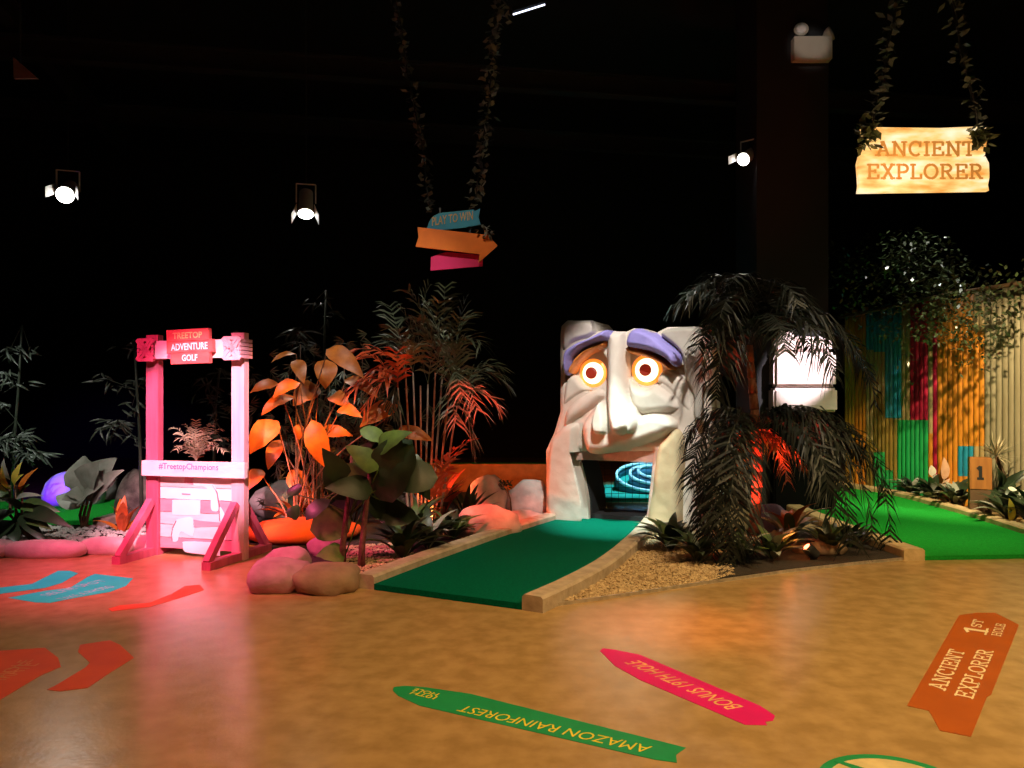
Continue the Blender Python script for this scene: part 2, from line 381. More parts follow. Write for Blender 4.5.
def strip(mb, path, w, h, z0=0.0):      # kerb along a ground path, w to the right-hand side
    n = len(path); L = []; R = []
    for i, p in enumerate(path):
        d = path[min(i+1, n-1)]-path[max(i-1, 0)]; d.z = 0; d.normalize(); s = V((d.y, -d.x, 0))
        L.append(p.copy()); R.append(p+s*w)
    vs = []; fs = []; bv = .018
    for i in range(n):
        s = (R[i]-L[i]).normalized()*bv; z = V((0,0,1))
        vs += [L[i]+z*z0, L[i]+z*(h-bv), L[i]+s+z*h, R[i]-s+z*h, R[i]+z*(h-bv), R[i]+z*z0]
    for i in range(n-1):
        a, b = i*6, i*6+6
        fs += [(a+j, a+j+1, b+j+1, b+j) for j in range(5)]
    fs += [(5,4,3,2,1,0), tuple(range((n-1)*6, n*6))]
    mb.add(vs, fs)
# main lane
lane = thing('putting_lane', 'dark green putting lane leading into the mouth of the stone face', 'putting lane', (0, 7.5, 0))
KL = [G(374,590), G(440,564), G(520,535), G(583,515)]            # inner foot of the two kerbs
KR = [G(522,610), G(560,592), G(595,572), G(622,550), G(640,531), G(650,517)]
def dens(path, k=5):
    out = []; n = len(path)
    for i in range(n-1):
        p0, p1, p2, p3 = path[max(i-1,0)], path[i], path[i+1], path[min(i+2,n-1)]
        for j in range(k):
            t = j/k; out.append(.5*(2*p1+(p2-p0)*t+(2*p0-5*p1+4*p2-p3)*t*t+(3*p1-p0-3*p2+p3)*t**3))
    return out+[path[-1]]
KLd, KRd = dens(KL), dens(KR)
poly = KLd+[KL[-1]+V((.03,.06,0)), KR[-1]+V((.03,.06,0))]+KRd[::-1]
MB().prism([V((p.x,p.y,.002)) for p in poly], (0,0,.045)).build('turf', M_turf, lane)
mb = MB(); strip(mb, [p+V((0,0,0)) for p in KLd[::-1]], .17, .115); mb.build('kerb', M_kerb, lane, True)
mb = MB(); strip(mb, KRd, .17, .115); mb.build('kerb', M_kerb, lane, True)
for o in lane.children:
    if o.name.startswith('kerb'): o.data.polygons.foreach_set('use_smooth', [False]*len(o.data.polygons))
# right lane
lane2 = thing('putting_lane', 'bright green putting lane beside the coloured bamboo wall', 'putting lane', (4.8, 9.5, 0))
RL = [G(925,560.5), G(885,546), G(845,531), V((3.85,10.2,0)), V((4.0,13.2,0))]
RR = [V((5.15,7.30,0)), V((5.55,7.9,0)), G(1024,538), G(960,517), G(892,498), V((5.45,13.2,0))]
RLd, RRd = dens(RL), dens(RR)
MB().prism([V((p.x,p.y,.002)) for p in RLd+RRd[::-1]], (0,0,.04)).build('turf', M_turf2, lane2)
M_kerb2 = mat('yellowish_concrete_kerb', (.72,.52,.28), .8, (.52,.36,.18), 9, .25)
mb = MB(); strip(mb, RLd[::-1], .2, .11); mb.build('kerb', M_kerb2, lane2)
mb = MB(); strip(mb, RRd, .16, .11); mb.build('kerb', M_kerb2, lane2)
# left lane far behind
lane3 = thing('putting_lane', 'green putting lane running behind the rock kerb and the purple dome', 'putting lane', (-6, 9.8, 0))
MB().box((-6.7, 10.0, .058), (3.6, 1.9, .05)).build('turf', M_turf2, lane3)
mb = MB(); strip(mb, [V((-4.9,9.0,0)), V((-4.9,11,0))], .16, .12); mb.build('kerb', M_kerb, lane3)
# lane behind the middle bed
lane4 = thing('putting_lane', 'narrow strip of putting lane with a kerb tinted by orange light behind the red boulders', 'putting lane', (-.8, 13, 0))
MB().box((-1.0, 13.1, .2), (3.2, 1.0, .4)).build('turf', M_turf2, lane4)
mb = MB(); strip(mb, [V((1.2,12.42,0)), V((-2.6,12.42,0))], .16, .46); mb.build('kerb', mat('orange_lit_kerb', (.7,.3,.1), .8, (.5,.2,.06), 6), lane4)  # orange light on the kerb is put into its colour
# spiral lane seen through the mouth
sp = thing('spiral_putting_green', 'round spiral putting green with white rims glowing blue, seen through the mouth', 'putting green', (2.15, 12.3, 0))
SC = P(653, 480, 12.3); TZ = math.radians(17)
def tilt(p): return SC+V((p.x, p.y*math.cos(TZ)-p.z*math.sin(TZ), p.y*math.sin(TZ)+p.z*math.cos(TZ)))
mb = MB(); mb.add([tilt(V((.62*math.cos(a), .62*math.sin(a), -.10))) for a in np.linspace(0, 2*PI, 40, False)], [tuple(range(40))]); mb.build('turf_disc', mat('teal_turf', (.02,.40,.28), .9, (.015,.3,.2), 40), sp)
for r, h in ((.58, .06), (.37, .10), (.24, .15)):
    for nm, r0, r1, z0, z1, m in (('band', r-.012, r+.012, -.10, h-.02, mat('blue_grey_band', (.10,.22,.32), .6)), ('rim', r-.02, r+.02, h-.02, h+.015, M_whitepaint)):
        mb = MB(); n = 40; vs = []; fs = []
        for a in np.linspace(0, 2*PI, n, False):
            for rr, zz in ((r0,z0),(r1,z0),(r1,z1),(r0,z1)): vs.append(tilt(V((rr*math.cos(a), rr*math.sin(a), zz))))
        for i in range(n):
            a, b = i*4, ((i+1) % n)*4; fs += [(a+j, a+(j+1) % 4, b+(j+1) % 4, b+j) for j in range(4)]
        mb.add(vs, fs); mb.build(nm, m, sp, True)
mb = MB(); mb.lathe([(.5,-.25-SC.z+.25),(.5,-.22)], SC, n=24); mb.build('plinth', M_black, sp)
MB().box((1.9, 12.2, .03), (1.6, 1.8, .06)).build('turf', mat('teal_turf_lane', (.02,.38,.24), .9, (.015,.28,.17), 40), sp)
ms = thing('wire_mesh_screen', 'thin black wire mesh standing behind the mouth opening', 'screen', (1.9, 11.2, 0))
mb = MB()
for i in range(15): mb.box((1.15+i*.1, 11.2, .45), (.006, .006, .9))
for i in range(10): mb.box((1.85, 11.2, .05+i*.09), (1.4, .006, .006))
mb.build('wire_grid', M_steel, ms)
spot((2.3, 11.6, 3.2), (2.15, 12.4, .3), 900, (.25, .70, 1), 50, .6, .04)

# ------------------------------------------------------------------ the stone face
F0 = V((1.326, 9.2, 0)); FX = V((.9, -.436, 0)).normalized(); FY = V((.436, .9, 0)).normalized()
def FP(px, py, h=0.0):          # where a point seen at px, py lies on the face, on a plane h in front of its base plane
    r = V(((px-512)/FPX, 1, (HOR-py)/FPX)); t = (F0.dot(FY)-h)/V((r.x, r.y, 0)).dot(FY)
    return ((V((r.x*t, r.y*t, 0))-F0).dot(FX), max(0.0, CAMZ+r.z*t) if py < 512 else 0.0)
def FW(u, v, h): return F0+FX*u+V((0,0,v))-FY*h
def polyF(pts, sub=4, h=0.0):
    q = [FP(p[0], p[1], h(p[1]) if callable(h) else h) for p in pts]
    return np.array(smooth_closed(q, sub) if sub > 1 else q)
def sdist(poly, U, W):
    d = np.full(U.shape, 1e9); ins = np.zeros(U.shape, bool); n = len(poly)
    for i in range(n):
        ax, ay = poly[i-1]; bx, by = poly[i]
        ex, ey = bx-ax, by-ay; L = ex*ex+ey*ey+1e-12
        t = np.clip(((U-ax)*ex+(W-ay)*ey)/L, 0, 1)
        d = np.minimum(d, np.hypot(U-ax-t*ex, W-ay-t*ey))
        c = (ay > W) != (by > W)
        with np.errstate(divide='ignore', invalid='ignore'):
            ins ^= c & (U < (bx-ax)*(W-ay)/(by-ay+1e-12)+ax)
    return np.where(ins, d, -d)
OUT = [(561,334),(562,326),(568,320.5),(592,320.5),(596,325),(597,331),(606,330.5),(626,332),(634,328),(646,329),(656,333),(668,327),(699,326.5),(705,330),(706,395),(705,430),(702,480),(700,519),
       (646,516),(650,490),(653,462),(654,452),(576,452),(580,466),(583,478),(587,500),(588,516),(547,517),(547,450),(555,432),(561,412)]
outp = polyF(OUT, 1)
face = thing('stone_sculpture', 'giant carved stone face with glowing eyes and an open mouth over the green lane', 'sculpture', F0)
rd = lambda s, b: np.sqrt(np.clip(1-(1-np.clip(s/b, 0, 1))**2, 0, 1))
us = np.arange(outp[:,0].min()-.01, outp[:,0].max()+.02, .0105); vs_ = np.arange(0, outp[:,1].max()+.02, .0105)
U, W = np.meshgrid(us, vs_)
lip = [(580,437),(584,451),(590,455),(602,455),(630,449),(652,442),(665,437),(675,431),(676,422),(666,414),(650,412),(638,414),(620,408),(600,400),(588,412),(580,424)]
lipd = sdist(polyF(lip, 4, .2), U, W)
soutd = sdist(outp, U, W)
mask = (soutd > .0) | (lipd > 0)
H = .10*rd(np.maximum(soutd, lipd), .10); sock = np.zeros(U.shape, bool)
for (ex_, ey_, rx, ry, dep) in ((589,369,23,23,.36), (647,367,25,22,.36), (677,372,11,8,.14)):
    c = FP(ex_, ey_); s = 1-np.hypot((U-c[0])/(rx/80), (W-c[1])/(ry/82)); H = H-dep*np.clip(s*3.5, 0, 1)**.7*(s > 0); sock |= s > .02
lab = np.zeros(U.shape, int)
vtop, vbot = FP(615,330)[1], FP(615,432)[1]
feats = [
 ('cheek', [(564,384),(568,376),(575,375),(582,383),(588,390),(576,398),(563,406)], .13, .07, M_stone, None),
 ('cheek', [(562,424),(566,408),(585,393),(600,388),(605,396),(598,404),(588,412),(576,420),(566,428)], .19, .10, M_stone, None),
 ('cheek', [(627,378),(634,385),(645,388),(655,384),(667,391),(677,402),(677,411),(660,414),(640,415),(629,404)], .19, .11, M_stone, None),
 ('cheek', [(658,375),(666,369),(684,378),(692,396),(692,414),(680,407),(668,391),(657,383)], .12, .08, M_stone, None),
 ('jaw', [(547,518),(547,450),(555,433),(564,424),(577,423),(578,436),(577,450),(580,464),(584,480),(588,500),(588,518)], .20, .10, M_stone, None),
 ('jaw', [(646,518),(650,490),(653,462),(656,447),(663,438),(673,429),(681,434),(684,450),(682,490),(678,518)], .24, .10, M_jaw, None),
 ('upper_lip', lip, .25, .13, M_stone, None),
 ('nostril', [(601,401),(596,407),(592.5,420),(594,432),(600,436),(609,434),(610,420),(606,405)], .36, .07, M_stone, None),
 ('nostril', [(630,403),(636,408),(640.5,420),(639,430),(633,435),(627,432),(628,415)], .36, .07, M_stone, None),
 ('nose', [(606,334),(611,330),(621,330),(625.5,334),(626,365),(626,388),(630,405),(633,420),(631,430),(621,437),(611,434),(607,422),(605,405),(605,380)], .48, .12, M_stone, 'nose'),
 ('eyelid', [(567,372),(573,359),(584,349),(596,344),(605,341),(605,347),(596,350),(586,355),(577,363),(571,373)], .24, .04, M_lid, None),
 ('eyelid', [(626,346),(645,350),(660,357),(672,367),(668,370),(658,363),(643,356.5),(627,353)], .24, .04, M_lid, None),
 ('brow', [(562,375),(561.5,353),(572,343),(588,336),(600,329.5),(608,328),(607,339),(595,343.5),(583,348.5),(572,358),(566,372)], .36, .08, M_lilac, None),
 ('brow', [(625,347),(626,334),(633,327),(645,328.5),(658,336),(668,344),(677,353),(678,363),(671,366.5),(661,357.5),(645,351)], .36, .08, M_lilac, None),
 ('stone_block', [(563,350),(562,328),(568,321),(592,321),(596,330),(590,337),(574,342)], .16, .06, M_stone, None),
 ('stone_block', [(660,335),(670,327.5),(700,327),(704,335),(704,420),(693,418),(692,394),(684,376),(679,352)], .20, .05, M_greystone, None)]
for k, (nm, pts, h, b, m, sp_) in enumerate(feats):
    s = sdist(polyF(pts, 4, (lambda y: h*(.30+.36*min(1, max(0, (y-330)/100))**1.4)) if sp_ else h*(.55 if nm == 'nostril' else .8)), U, W); hh = h*rd(s, b)
    if sp_: hh = hh*(.45+.55*np.clip((vtop-W)/(vtop-vbot), 0, 1)**1.4)
    q = (s > 0) & mask & (hh > H-.01)
    H = np.where(q, np.maximum(H, hh), H); lab = np.where(q, k+1, lab)
H = H+np.vectorize(lambda a, b: .012*noise.noise(V((a*3, b*3, 4)))+.006*noise.noise(V((a*9, b*9, 2))))(U, W)
lab = np.where(sock & (lab == 0), len(feats)+1, lab); feats.append(('eye_socket', None, 0, 0, mat('orange_lit_socket', (.50,.20,.06), .7, (.38,.13,.035), 6), None))  # orange glow of the eyes put into the socket colour
ny, nx = U.shape
cell = mask[:-1,:-1] & mask[1:,:-1] & mask[:-1,1:] & mask[1:,1:]
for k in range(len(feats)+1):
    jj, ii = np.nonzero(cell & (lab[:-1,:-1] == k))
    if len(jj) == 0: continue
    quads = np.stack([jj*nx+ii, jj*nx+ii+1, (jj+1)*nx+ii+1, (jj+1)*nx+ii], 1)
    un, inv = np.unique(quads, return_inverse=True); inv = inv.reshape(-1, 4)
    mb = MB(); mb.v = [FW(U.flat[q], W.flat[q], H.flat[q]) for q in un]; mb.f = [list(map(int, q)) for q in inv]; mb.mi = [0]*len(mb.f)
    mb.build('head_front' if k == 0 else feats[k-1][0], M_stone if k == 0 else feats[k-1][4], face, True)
mb = MB(); mb.prism([FW(u, v, -.012) for u, v in outp], FY*.62); mb.build('head_block', M_stone, face)
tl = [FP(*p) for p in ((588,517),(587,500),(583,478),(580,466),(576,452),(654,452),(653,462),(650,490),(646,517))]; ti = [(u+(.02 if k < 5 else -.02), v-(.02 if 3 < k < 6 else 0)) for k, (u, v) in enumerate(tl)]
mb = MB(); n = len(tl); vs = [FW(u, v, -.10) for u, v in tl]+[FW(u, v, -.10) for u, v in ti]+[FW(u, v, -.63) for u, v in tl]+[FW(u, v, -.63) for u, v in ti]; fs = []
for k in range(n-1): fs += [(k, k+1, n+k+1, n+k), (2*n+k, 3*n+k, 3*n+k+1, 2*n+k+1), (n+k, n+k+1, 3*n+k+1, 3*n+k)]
mb.add(vs, fs); mb.build('tunnel_dark_liner', M_black, face)  # black liner added to stand for the shade inside the tunnel
# side cracks: upright strips on the right flank
for t, dd in ((.06, .38), (.36, .36)):
    a = FW(outp[14][0]+.0, 0, -t); mb = MB(); mb.prism([a+FX*-.02, a+FX*.05, a+FX*.05+FY*dd*.6, a+FX*-.02+FY*dd*.6], (0,0,2.36)); mb.build('side_pillar', M_stone, face)
M_eye = mat('lit_eye', (1,.85,.7), .4, None, emit=(1,.74,.48), estr=2.6); M_glow = mat('glowing_orange_eye_halo', (1,.4,.1), .4, emit=(1,.25,.025), estr=1.25); M_pupil = mat('red_pupil', (.22,.02,.01), .4, emit=(.5,.03,.01), estr=.35)
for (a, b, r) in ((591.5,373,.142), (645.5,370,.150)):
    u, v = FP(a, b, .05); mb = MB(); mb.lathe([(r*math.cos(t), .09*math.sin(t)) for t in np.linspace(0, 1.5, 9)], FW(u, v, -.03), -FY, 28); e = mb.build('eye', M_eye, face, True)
    mb = MB(); mb.lathe([(r*.9,-.03),(r*1.32,-.03),(r*1.30,.015),(r*.98,.03)], FW(u, v, -.03), -FY, 28); mb.build('eye_halo', M_glow, e, True)  # glowing ring added for the orange halo of light around the eye
    mb = MB(); mb.lathe([(.072,-.02),(.072,.012),(.05,.02)], FW(u, v, .055), -FY, 20); mb.build('pupil', M_pupil, e)
u0, v0 = FP(579,461); u1, v1 = FP(654,446)
mb = MB(); mb.box((0,0,0), (1,1,1)); mb.v = [FW((u0+u1)/2+p.x*(u1-u0+.1), (v0+v1+.12)/2+p.z*(v1-v0+.12)+.02, .02+p.y*.06) for p in mb.v]; mb.build('lintel_board', mat('pinkish_board', (.62,.40,.34), .7), face)
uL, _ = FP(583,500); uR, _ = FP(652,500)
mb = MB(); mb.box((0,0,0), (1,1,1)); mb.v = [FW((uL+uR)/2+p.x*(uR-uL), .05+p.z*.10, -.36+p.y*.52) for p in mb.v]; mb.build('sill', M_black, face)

# ------------------------------------------------------------------ the pink-lit photo frame
SL, SR = V((-3.48,7.5,0)), V((-2.56,7.25,0))
SX = (SR-SL).normalized(); SY = V((-SX.y, SX.x, 0)); S0 = (SL+SR)/2; hw = (SR-SL).length/2
MS = Matrix(((SX.x, SY.x, 0, S0.x), (SX.y, SY.y, 0, S0.y), (0,0,1,0), (0,0,0,1)))
fr = thing('photo_frame', 'pink-lit timber photo frame like village stocks with a red name board on top', 'photo frame', S0)
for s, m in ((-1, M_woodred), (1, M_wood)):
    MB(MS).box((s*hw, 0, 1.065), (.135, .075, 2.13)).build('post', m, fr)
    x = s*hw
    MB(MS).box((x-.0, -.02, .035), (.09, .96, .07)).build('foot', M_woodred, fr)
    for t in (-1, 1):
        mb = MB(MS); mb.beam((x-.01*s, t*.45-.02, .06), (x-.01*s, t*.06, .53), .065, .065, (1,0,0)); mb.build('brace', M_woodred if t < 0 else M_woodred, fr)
MB(MS).box((0, -.075, 1.98), (2*hw+.14, .07, .17)).build('crossbar', M_planklight, fr)
for s in (-1, 1):
    rp = MB(MS); x = s*hw
    for k in (-1, 1):
        for o_ in (-.022, .022):
            rp.beam((x-.075*k+o_, -.122, 1.885), (x+.075*k+o_, -.122, 2.075), .03, .03, (0,1,0))
    rp.beam((x-.085, -.12, 1.885), (x+.085, -.12, 1.885), .03, .03); rp.beam((x-.085, -.12, 2.075), (x+.085, -.12, 2.075), .03, .03)
    for e in (-1, 1):
        for k in range(5): rp.box((x+e*.079, -.035, 1.905+k*.037), (.028, .19, .03))
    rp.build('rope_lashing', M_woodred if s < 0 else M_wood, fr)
for (x, z, ww, hh, rot, txt, m, tw, th) in ((.035, 2.105, .46, .115, .02, 'TREETOP', M_lettorange, .32, .06), (.055, 2.0, .50, .115, .03, 'ADVENTURE', M_lettwhite, .40, .065), (.06, 1.895, .42, .11, .015, 'GOLF', M_lettwhite, .17, .06)):
    R = Matrix.Rotation(-rot, 3, 'Y')
    mb = MB(MS); mb.box((x, -.155, z), (ww, .045, hh), R); b = mb.build('name_plank', M_signred, fr)
    vs, fs = font_mesh(txt, .02); vs = fit(vs)
    mb = MB(MS); mb.add([V((x, -.180, z))+R@V((p.x*tw, 0, p.y*th)) for p in vs], fs); mb.build('lettering', m, b)
MB(MS).box((.02, -.07, .845), (2*hw+.18, .05, .145)).build('hashtag_board', M_planklight, fr)
vs, fs = font_mesh('#TreetopChampions', .012); vs = fit(vs)
mb = MB(MS); mb.add([V((-.02+p.x*.66, -.097, .862+p.y*.075)) for p in vs], fs); mb.build('lettering', M_lettlilac, fr)
zz = [.07, .175, .30, .42, .545, .66, .79]; pm = [M_plankpink, M_planklight, M_planklight, M_plankpink, M_whitepaint, M_planklight]
for i in range(6):
    MB(MS).box((0, .0, (zz[i]+zz[i+1])/2), (2*hw-.155, .03, zz[i+1]-zz[i]-.006), ).build('panel_plank', pm[i], fr)
def patch(pts, m, dz=0):     # flat painted shapes on the panel; pts in picture pixels of the panel
    q = []
    for px, py in pts:
        r = V(((px-512)/FPX, 1, (HOR-py)/FPX)); t = S0.dot(SY)/V((r.x, r.y, 0)).dot(SY); p = V((r.x*t, r.y*t, 0))-S0
        q.append(V((p.dot(SX), -.016-dz, CAMZ+r.z*t)))
    return q
paint = MB(MS)
cz = lambda X, Y: (140+X*.1172, 470+Y*.1172)
for pts in ([(305,251),(505,254),(523,272),(521,366),(502,384),(308,379),(287,360),(287,272)], [(400,606),(675,618),(692,635),(690,718),(670,728),(440,704),(385,684),(376,632)],
            [(470,60),(600,90),(660,170),(680,330),(640,350),(615,320),(610,200),(560,140),(470,125)], [(690,310),(740,400),(745,470),(700,450)],
            [(340,415),(460,410),(460,560),(360,520),(330,600),(285,600),(285,500),(305,440)]):
    q = patch(smooth_closed([cz(*p) for p in pts], 4), None); paint.prism(q, (0,-.002,0))
paint.build('painted_emblem', M_whitepaint, fr)
paint = MB(MS)
for pts in ([(395,60),(470,65),(465,125),(385,110)], [(465,420),(520,430),(740,450),(745,475),(530,485),(465,490)], [(366,195),(440,200),(440,212),(370,208)]):
    paint.prism(patch([cz(*p) for p in pts], None), (0,-.002,0))
paint.build('painted_emblem', M_plankpink, fr)
paint = MB(MS)
for line in ([(630,130),(665,190),(685,300),(690,430),(740,475)], [(320,430),(290,490),(280,560),(285,600)]):
    q = patch([cz(*p) for p in line], None)
    for a, b in zip(q, q[1:]): paint.beam(a, b, .012, .004, (0,1,0))
paint.build('painted_outline', mat('grey_paint_line', (.25,.12,.16), .7), fr)

# ------------------------------------------------------------------ rocks
def rock(name, label, c, size, m, seed, group=None, amp=.22, rz=0, cat='rock', rough=1.6, sub=3, boxy=1.0):
    import bmesh
    bm = bmesh.new(); bmesh.ops.create_icosphere(bm, subdivisions=sub, radius=1)
    Rz = Matrix.Rotation(rz, 3, 'Z')
    for v in bm.verts:
        p = v.co.copy(); k = 1+amp*noise.noise(p*rough+V((seed*3.1, 0, seed)))+amp*.35*noise.noise(p*rough*3+V((seed, 9, 0)))
        p *= k; p = V([math.copysign(abs(c_)**boxy, c_) for c_ in p]); p = V((p.x*size[0]/2, p.y*size[1]/2, p.z*size[2]*.6)); v.co = Rz@p+V((0,0,size[2]*.38))
        if v.co.z < -.04: v.co.z = -.04
    me = bpy.data.meshes.new(name); bm.to_mesh(me); bm.free(); me.materials.append(m)
    me.polygons.foreach_set('use_smooth', [True]*len(me.polygons))
    o = bpy.data.objects.new(name, me); C.objects.link(o); o.location = c; WM[o.name] = Matrix.Translation(V(c))
    return tag(o, label, cat, group)
def Rk(px0, px1, pyb, pyt, label, m, seed, deep=.8, **kw):
    g = G((px0+px1)/2, pyb); wd = (px1-px0)/FPX*g.y; h = (pyb-pyt)/FPX*g.y
    return rock('boulder' if h > .2 else 'kerb_rock', label, (g.x, g.y+wd*deep/2*.8, 0), (wd*1.04, wd*deep, h*.97), m, seed, **kw)
BX = .74
GK = 'kerb rocks around the planting bed'
Rk(240, 300, 594, 564, 'pink rounded kerb rock at the bed corner beside the foot of the frame', M_pinkrock, 1, group=GK, boxy=BX, amp=.26, deep=1.1)
Rk(289, 354, 595, 568, 'brown rounded kerb rock at the corner of the bed touching the lane kerb', M_brownrock, 2, group=GK, boxy=BX, amp=.2, deep=1.0)
Rk(262, 306, 572, 548, 'small pink kerb rock behind the front pink rock', M_pinkrock, 3, group=GK, amp=.16)
Rk(305, 340, 558, 536, 'pale pink kerb rock below the white stone', M_pinkrock, 4, group=GK, amp=.16)
Rk(317, 343, 545, 529, 'small white stone beside the reddish plant stems', M_whitepaint, 5, group=GK, amp=.14)
Rk(-60, -2, 560, 542, 'pink kerb rock by the wilted dark plant at the very edge', M_kerbpink, 6, group=GK, boxy=BX, amp=.1)
Rk(-2, 78, 558.5, 541, 'long pink kerb rock under the dark plant with yellow leaves', M_kerbpink, 7, group=GK, boxy=BX, amp=.08, deep=.35)
Rk(76, 127, 555, 538, 'pink kerb rock in front of the grey-leaved plant', M_kerbpink, 8, group=GK, boxy=BX, amp=.09, deep=.45)
Rk(124, 156, 552, 536, 'short pink kerb rock touching the foot of the frame', M_kerbpink, 9, group=GK, boxy=BX, amp=.1, deep=.6)
rock('boulder', 'flat smooth rock tinted by red-orange light behind the legs of the frame', (G(293,545).x, G(293,545).y+.35, 0), (1.3, 1.0, .22), M_orangerock, 11, group='boulders in the middle bed', amp=.10)
GB = 'boulders in the middle bed'
Rk(466, 506, 520, 474, 'pale upright boulder furthest from the stone face, behind the dark shrub', M_rock, 12, group=GB)
Rk(505, 552, 519, 480, 'red-lit boulder against the jaw of the stone face', M_rock, 13, group=GB)
Rk(455, 520, 538, 506, 'low red and pink boulder beside the lane kerb', M_rock, 14, group=GB, deep=.5)
Rk(492, 545, 526, 512, 'flat grey slab rock along the lane kerb below the red boulder', M_rock, 15, group=GB, deep=.6)
Rk(395, 440, 510, 480, 'pale boulder hidden behind the big green leaves', M_rock, 19, group=GB)
Rk(246, 312, 520, 482, 'pale boulder behind the orange-lit plant', M_rock, 22, group=GB)
Rk(112, 150, 525, 470, 'dark craggy boulder beside the post of the frame', mat('dark_rock', (.2,.17,.14), .9, (.05,.04,.035), 6, .6), 23, group=GB)
M_violet = mat('violet_lit_rock', (.46,.42,.56), .75, (.40,.36,.5), 3, .25, .3)  # unpainted rock; some of the violet light is put into the colour
Rk(33, 92, 512, 470, 'smooth dome of rock lit violet behind the grey-leaved plant', M_violet, 16, group=GB, amp=.06)
Rk(62, 108, 503, 466, 'pale rock just behind the violet dome', M_rock, 17, group=GB)
spot((-5.75, 9.25, .6), G(56,505)+V((0,.1,.25)), 260, (.22,.04,1), 36, .7, .05)
Rk(757, 792, 535, 503, 'small purple round rock behind the palm trunk', mat('purple_rock', (.30,.2,.36), .8), 18, group='rocks under the palm', amp=.1)
Rk(800, 850, 558, 540, 'low brown rock beside the glowing uplight', M_brownrock, 20, group='rocks under the palm')

# ------------------------------------------------------------------ plants
def foliage_cloud(c, rad, n, ll, lw, flat=.6):
    mb = MB()
    for _ in range(n):
        a = random.uniform(0, 2*PI); z = random.uniform(-1, 1); r = random.random()**.4
        p = V(c)+V((math.cos(a)*rad[0]*r*math.sqrt(1-z*z*.8), math.sin(a)*rad[1]*r*math.sqrt(1-z*z*.8), z*rad[2]*r))
        d = V((random.uniform(-1,1), random.uniform(-1,1), random.uniform(-1,.5))).normalized()*ll*random.uniform(.6,1.3)
        s = d.cross(V((random.uniform(-.5,.5), random.uniform(-.5,.5), 1))).normalized()*lw/2
        mb.add([p, p+d*.45-s, p+d, p+d*.45+s], [(0,1,2,3)])
    return mb
def spline(a, b, sag, n=8):
    a, b = V(a), V(b); return [a.lerp(b, i/n)+V((0,0,sag*4*(i/n)*(1-i/n))) for i in range(n+1)]

# big palm
pb = G(752, 548); pl = thing('palm_tree', 'dark palm with long drooping fronds between the stone face and the right lane', 'palm tree', pb)
Cp = P(753, 345, pb.y)
tr = [pb.lerp(Cp, t)+V((.05*math.sin(t*4), 0, 0)) for t in np.linspace(0, 1, 14)]
mb = MB()
for i in range(13): mb.tube([tr[i]-V((0,0,.015)), tr[i+1]], .062-.0015*i, .052-.0015*i, 9)
mb.build('trunk', M_trunk, pl, True)
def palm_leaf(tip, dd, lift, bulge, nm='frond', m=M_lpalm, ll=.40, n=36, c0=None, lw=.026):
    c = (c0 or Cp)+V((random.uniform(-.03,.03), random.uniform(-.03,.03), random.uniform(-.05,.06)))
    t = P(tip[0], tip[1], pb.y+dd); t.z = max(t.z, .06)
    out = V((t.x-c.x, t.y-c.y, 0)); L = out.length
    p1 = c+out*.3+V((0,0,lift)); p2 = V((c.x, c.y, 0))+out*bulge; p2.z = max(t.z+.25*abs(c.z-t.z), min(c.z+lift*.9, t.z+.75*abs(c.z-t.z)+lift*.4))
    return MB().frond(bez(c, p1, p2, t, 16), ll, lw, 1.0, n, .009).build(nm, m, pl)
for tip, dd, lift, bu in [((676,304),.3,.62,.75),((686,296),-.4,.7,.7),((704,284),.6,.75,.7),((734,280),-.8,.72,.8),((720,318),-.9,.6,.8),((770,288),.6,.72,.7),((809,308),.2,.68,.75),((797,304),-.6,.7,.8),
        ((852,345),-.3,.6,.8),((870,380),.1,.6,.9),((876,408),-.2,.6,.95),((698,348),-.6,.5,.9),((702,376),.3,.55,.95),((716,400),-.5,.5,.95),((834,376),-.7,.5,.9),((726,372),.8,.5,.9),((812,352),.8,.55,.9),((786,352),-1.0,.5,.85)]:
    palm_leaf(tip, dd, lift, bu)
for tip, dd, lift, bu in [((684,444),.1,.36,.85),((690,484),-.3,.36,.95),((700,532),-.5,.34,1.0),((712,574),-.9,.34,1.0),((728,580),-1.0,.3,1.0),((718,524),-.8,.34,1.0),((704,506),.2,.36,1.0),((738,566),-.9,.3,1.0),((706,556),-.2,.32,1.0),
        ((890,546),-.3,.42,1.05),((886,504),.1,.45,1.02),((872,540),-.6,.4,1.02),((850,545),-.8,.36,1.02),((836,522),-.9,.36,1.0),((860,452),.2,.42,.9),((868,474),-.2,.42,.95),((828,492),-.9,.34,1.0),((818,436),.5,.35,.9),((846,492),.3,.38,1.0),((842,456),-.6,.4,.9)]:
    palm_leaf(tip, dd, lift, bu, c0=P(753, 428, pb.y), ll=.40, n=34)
C2 = P(752, 440, pb.y)
M_lpo = leafm('orange_lit_frond', (.55,.24,.06))  # orange light on the inner fronds is put into this colour
for tip, dd, lift in [((806,470),-.2,.18),((788,482),.1,.2),((715,455),.0,.2),((778,450),-.3,.25),((735,475),-.4,.1)]:
    palm_leaf(tip, dd, lift, .8, 'young_frond', M_lpo, .24, 20, C2, .02)

